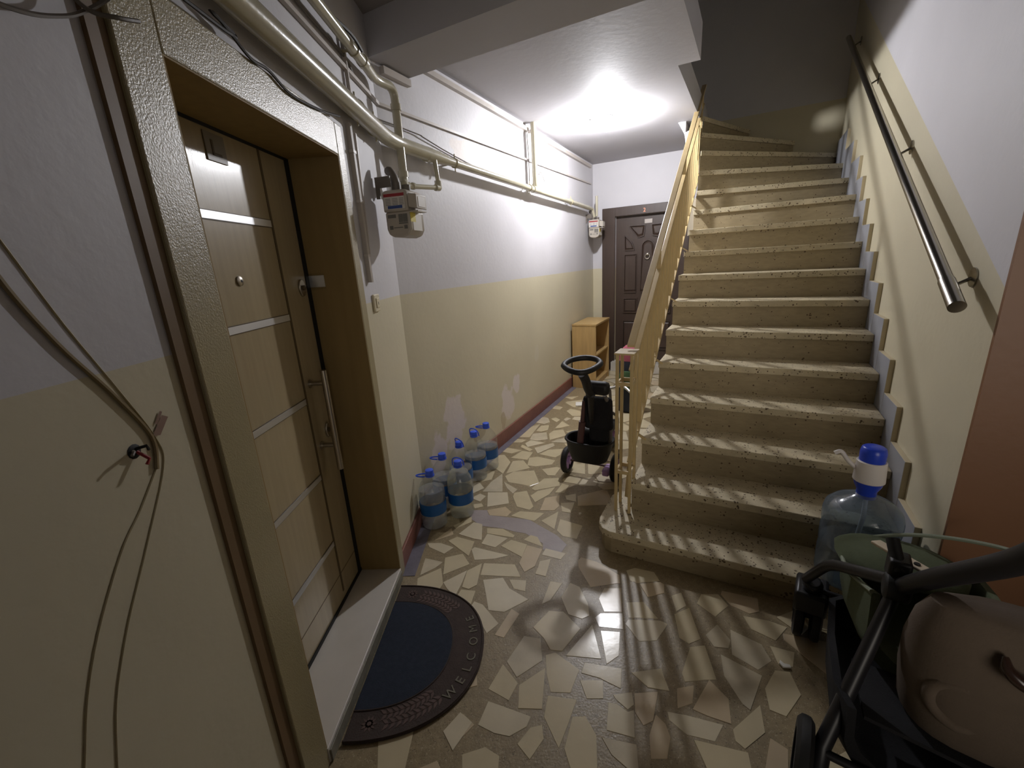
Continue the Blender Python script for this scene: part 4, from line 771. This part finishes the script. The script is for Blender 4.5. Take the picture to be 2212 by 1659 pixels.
pad('hub_cover', AX1 - AXD * .055 - fwd * .02 - Z * .02, AXD * .05, fwd * .12, Z * .05, M_lilac, tc, .012)

# child's bag by the dark door
bg = empty('school_bag', V((1.20, 4.22, 0)), 'navy child bag with a pink top and green pocket before the dark door', 'bag')
def blob(c, a, d, zs, m, name, parent, n=24, e=.75):
    b = B(); prev = None
    for z, k in zs:
        r_ = [b.verts.new(V(c) + a * (math.copysign(abs(cos(2 * pi * i / n)) ** e, cos(2 * pi * i / n)) * k) + d * (math.copysign(abs(sin(2 * pi * i / n)) ** e, sin(2 * pi * i / n)) * k) + Z * z) for i in range(n)]
        if prev:
            for i in range(n): b.faces.new((prev[i], prev[(i + 1) % n], r_[(i + 1) % n], r_[i]))
        else: b.faces.new(r_)
        prev = r_
    b.faces.new(prev); return obj(name, b, m, parent)
blob((1.215, 4.22, 0), SD * .13, ST * .09, [(.0, .8), (.01, .95), (.08, 1.02), (.3, 1.0), (.5, .92), (.54, .86)], M_navy, 'bag_body', bg)
blob((1.215, 4.22, 0), SD * .13, ST * .09, [(.54, .88), (.60, .84), (.655, .68), (.69, .42), (.70, .1)], M_pink, 'bag_top', bg)
blob(V((1.215, 4.22, 0)) - ST * .07, SD * .10, ST * .04, [(.25, .8), (.27, .98), (.40, 1.0), (.44, .8)], M_green, 'front_pocket', bg)
b = B(); tube(b, bend([V((1.215, 4.22, .68)) - SD * .03, V((1.215, 4.22, .73)) - SD * .02, V((1.215, 4.22, .73)) + SD * .02, V((1.215, 4.22, .68)) + SD * .03], .02), .007, 8); obj('bag_loop', b, M_navy, bg)

# ================================================================== BABY STROLLER
sr = empty('baby_stroller', Q(-.3, .25, 0), 'black framed baby stroller with green and taupe fabric at the lower right', 'stroller')
for r, dbl in ((-.01, 1), (.47, 1)):
    for d in (-.029, .029):
        c = Q(.02, r + d, .100); b = B(); lathe(b, c - RS * .019, [(.03, 0), (.08, 0), (.097, .006), (.100, .019), (.097, .032), (.08, .038), (.03, .038)], RS, 28); wf = obj('front_wheel', b, M_black, sr)
        b = B(); lathe(b, c - RS * .021, [(.055, 0), (.055, .042)], RS, 18); lathe(b, c - RS * .023, [(.012, 0), (.012, .046)], RS, 12); obj('wheel_disc', b, M_frame, wf)
    b = B(); tube(b, bend([Q(.02, r, .100), Q(-.0, r, .20), Q(-.03, r + (.0 if r < .2 else 0), .29)], .05), [.034] * 8, 14); cbox(b, Q(.0, r, .205), FS * .14, RS * .11, Z * .09); obj('wheel_fork', b, M_frame, sr, bevel=.012)
for r in (.0, .46):
    c = Q(-.655, r, .125); b = B(); lathe(b, c - RS * .021, [(.085, 0), (.112, 0), (.124, .010), (.125, .021), (.124, .032), (.112, .042), (.085, .042), (.085, 0)], RS, 36, caps=False); wr_ = obj('rear_wheel', b, M_black, sr)
    b = B(); lathe(b, c - RS * .015, [(.086, 0), (.086, .012), (.03, .018), (.03, .030)], RS, 28); obj('wheel_disc', b, M_frame, wr_)
JL, JR = Q(-.40, .158, .615), Q(-.40, .44, .615)
for J_, rw, rf in ((JL, .045, -.035), (JR, .415, .47)):
    b = B(); tube(b, [J_, Q(-.60, rw, .17), Q(-.655, rw - .01, .125)], [.017, .021, .026], 14, flat=1.25); obj('rear_leg', b, M_frame, sr)
    b = B(); tube(b, bend([J_ + Z * .02, Q(-.16, (J_ - FL).dot(RS) * .35 + rf * .65 + (-.012 if rw < .2 else .012), .475), Q(-.03, rf, .292)], .06), .015, 12, flat=1.2); obj('front_leg', b, M_frame, sr)
    b = B(); lathe(b, J_ - RS * .03, [(.034, 0), (.038, .008), (.038, .052), (.034, .06)], RS, 22); cbox(b, J_ + Z * .045 + FS * .03, FS * .07, RS * .05, Z * .075); obj('hinge', b, M_plastic, sr, bevel=.008)
hl = [JL, Q(-.50, .205, .74), Q(-.60, .285, .885), Q(-.66, .32, .985)]; hr_ = [JR, Q(-.50, .45, .74), Q(-.60, .46, .885), Q(-.66, .46, .985)]
b = B(); tube(b, smoothpath(hl), [.0185 + .006 * i / 18 for i in range(19)], 14, flat=1.15); obj('handle_tube', b, M_frame, sr)
b = B(); tube(b, smoothpath(hr_), .0185, 14, flat=1.15); obj('handle_tube', b, M_frame, sr)
b = B(); tube(b, bend([hl[-1], Q(-.70, .34, 1.01), Q(-.70, .44, 1.01), hr_[-1]], .02), .019, 12); obj('handle_grip', b, M_black, sr)
b = B(); tube(b, [Q(-.62, .03, .165), Q(-.62, .43, .165)], .012, 10); obj('rear_axle', b, M_frame, sr)
b = B(); tube(b, [Q(-.02, -.02, .25), Q(-.02, .47, .25)], .012, 10); obj('front_bar', b, M_frame, sr)
def loft(rings, cap=True):
    b = B(); R = [[b.verts.new(p) for p in r] for r in rings]; n = len(R[0])
    for u, v in zip(R, R[1:]):
        for i in range(n): b.faces.new((u[i], u[(i + 1) % n], v[(i + 1) % n], v[i]))
    if cap: b.faces.new(R[0][::-1]); b.faces.new(R[-1])
    return b
def tubsec(f, r0, r1, zb, zt, n=9):
    """open tub cross section: outer side down, round, up, then back inside"""
    o = []; w_ = (r1 - r0) / 2; c = (r0 + r1) / 2
    for i in range(n): u = pi * i / (n - 1); o.append(Q(f, c - w_ * math.copysign(abs(cos(u)) ** .55, cos(u)), zt - (zt - zb) * sin(u) ** .6))
    for i in range(n): u = pi - pi * i / (n - 1); o.append(Q(f, c - (w_ - .02) * math.copysign(abs(cos(u)) ** .55, cos(u)), zt - (zt - zb - .05) * sin(u) ** .6))
    return o
b = loft([tubsec(f, r0, r1, zb, zt) for f, r0, r1, zb, zt in ((.10, .09, .42, .39, .435), (.06, .065, .44, .32, .44), (-.04, .055, .45, .28, .455), (-.16, .065, .45, .26, .475), (-.26, .085, .45, .26, .51), (-.36, .115, .45, .27, .55))]); obj('seat_tub', b, M_strollgreen, sr, label='sage green fabric seat tub')
b = B(); tube(b, smoothpath([Q(-.36, .115, .552), Q(-.26, .088, .512), Q(-.16, .067, .477), Q(-.04, .057, .457), Q(.06, .068, .442), Q(.10, .11, .45), Q(.09, .24, .52), Q(.06, .36, .565), Q(-.0, .46, .60), Q(-.1, .50, .63)]), .0065, 8); obj('fabric_piping', b, M_strolltrim, sr)
b = loft([[Q(f, .045 + .17 + rr * cos(2 * pi * i / 16), z + hh * sin(2 * pi * i / 16)) for i in range(16)] for f, rr, z, hh in ((.12, .05, .44, .015), (.11, .14, .445, .035), (.05, .18, .455, .045), (-.03, .18, .46, .042), (-.10, .16, .46, .03), (-.14, .08, .46, .012))]); obj('leg_cushion', b, M_strollgreen, sr)
# taupe backrest facing the camera
def backsec(z, f, r0, r1, d):
    return [Q(f - d * max(0, sin(2 * pi * i / 24)) ** .8 + .05 * max(0, -sin(2 * pi * i / 24)), (r0 + r1) / 2 - (r1 - r0) / 2 * math.copysign(abs(cos(2 * pi * i / 24)) ** .7, cos(2 * pi * i / 24)), z) for i in range(24)]
b = loft([backsec(*a) for a in ((.23, -.42, .29, .44, .05), (.255, -.43, .23, .48, .10), (.32, -.44, .195, .51, .13), (.44, -.45, .180, .52, .14), (.55, -.47, .175, .52, .12), (.64, -.50, .18, .52, .09), (.70, -.52, .20, .51, .05), (.715, -.53, .24, .48, .02))]); obj('backrest', b, M_strollbeige, sr, label='taupe padded backrest seen from behind')
b = B(); c = Q(-.582, .285, .455); tube(b, [c + RS * .055 * cos(2 * pi * i / 24) + Z * .06 * sin(2 * pi * i / 24) + FS * (.010 + .012 * abs(cos(2 * pi * i / 24))) for i in range(24)], .016, 10, closed=True); obj('backrest_pocket', b, M_strollbeige, sr)
b = B(); tube(b, smoothpath([Q(-.595, .318, .652), Q(-.608, .325, .628), Q(-.614, .352, .610), Q(-.612, .40, .60), Q(-.60, .44, .605)]), [.006 + .010 * sin(pi * i / 24) for i in range(25)], 10); obj('leather_loop', b, M_leather, sr, label='glossy dark leather loop')
b = loft([tubsec(f, r0, r1, zb, zt) for f, r0, r1, zb, zt in ((-.02, .08, .40, .19, .26), (-.10, .04, .42, .12, .29), (-.30, .035, .43, .09, .31), (-.52, .05, .43, .09, .33), (-.60, .08, .42, .12, .34))]); obj('under_basket', b, M_fabricblack, sr)
b = B(); prism(b, [Q(-.36, .10, .28), Q(-.58, .12, .30), Q(-.60, .40, .30), Q(-.36, .42, .28)], Z * .012); obj('basket_lid', b, M_fabricblack, sr, smooth=False)
b = B(); cbox(b, Q(-.30, .175, .655), (FS * -.14 + RS * .115 + Z * .02), (FS * .02 + RS * .025), Z * .010); st_ = obj('white_strap', b, M_strap, sr, smooth=False, bevel=.003, label='off white strap lying over the hinge')
b = B(); lathe(b, Q(-.335, .20, .666), [(.008, 0), (.007, .003)], n=12); obj('strap_stud', b, M_black, st_)
b = B(); tube(b, [JL + Z * .05, JL + Z * .115 + FS * .06 - RS * .02], .016, 12); obj('canopy_joint', b, M_plastic, sr)
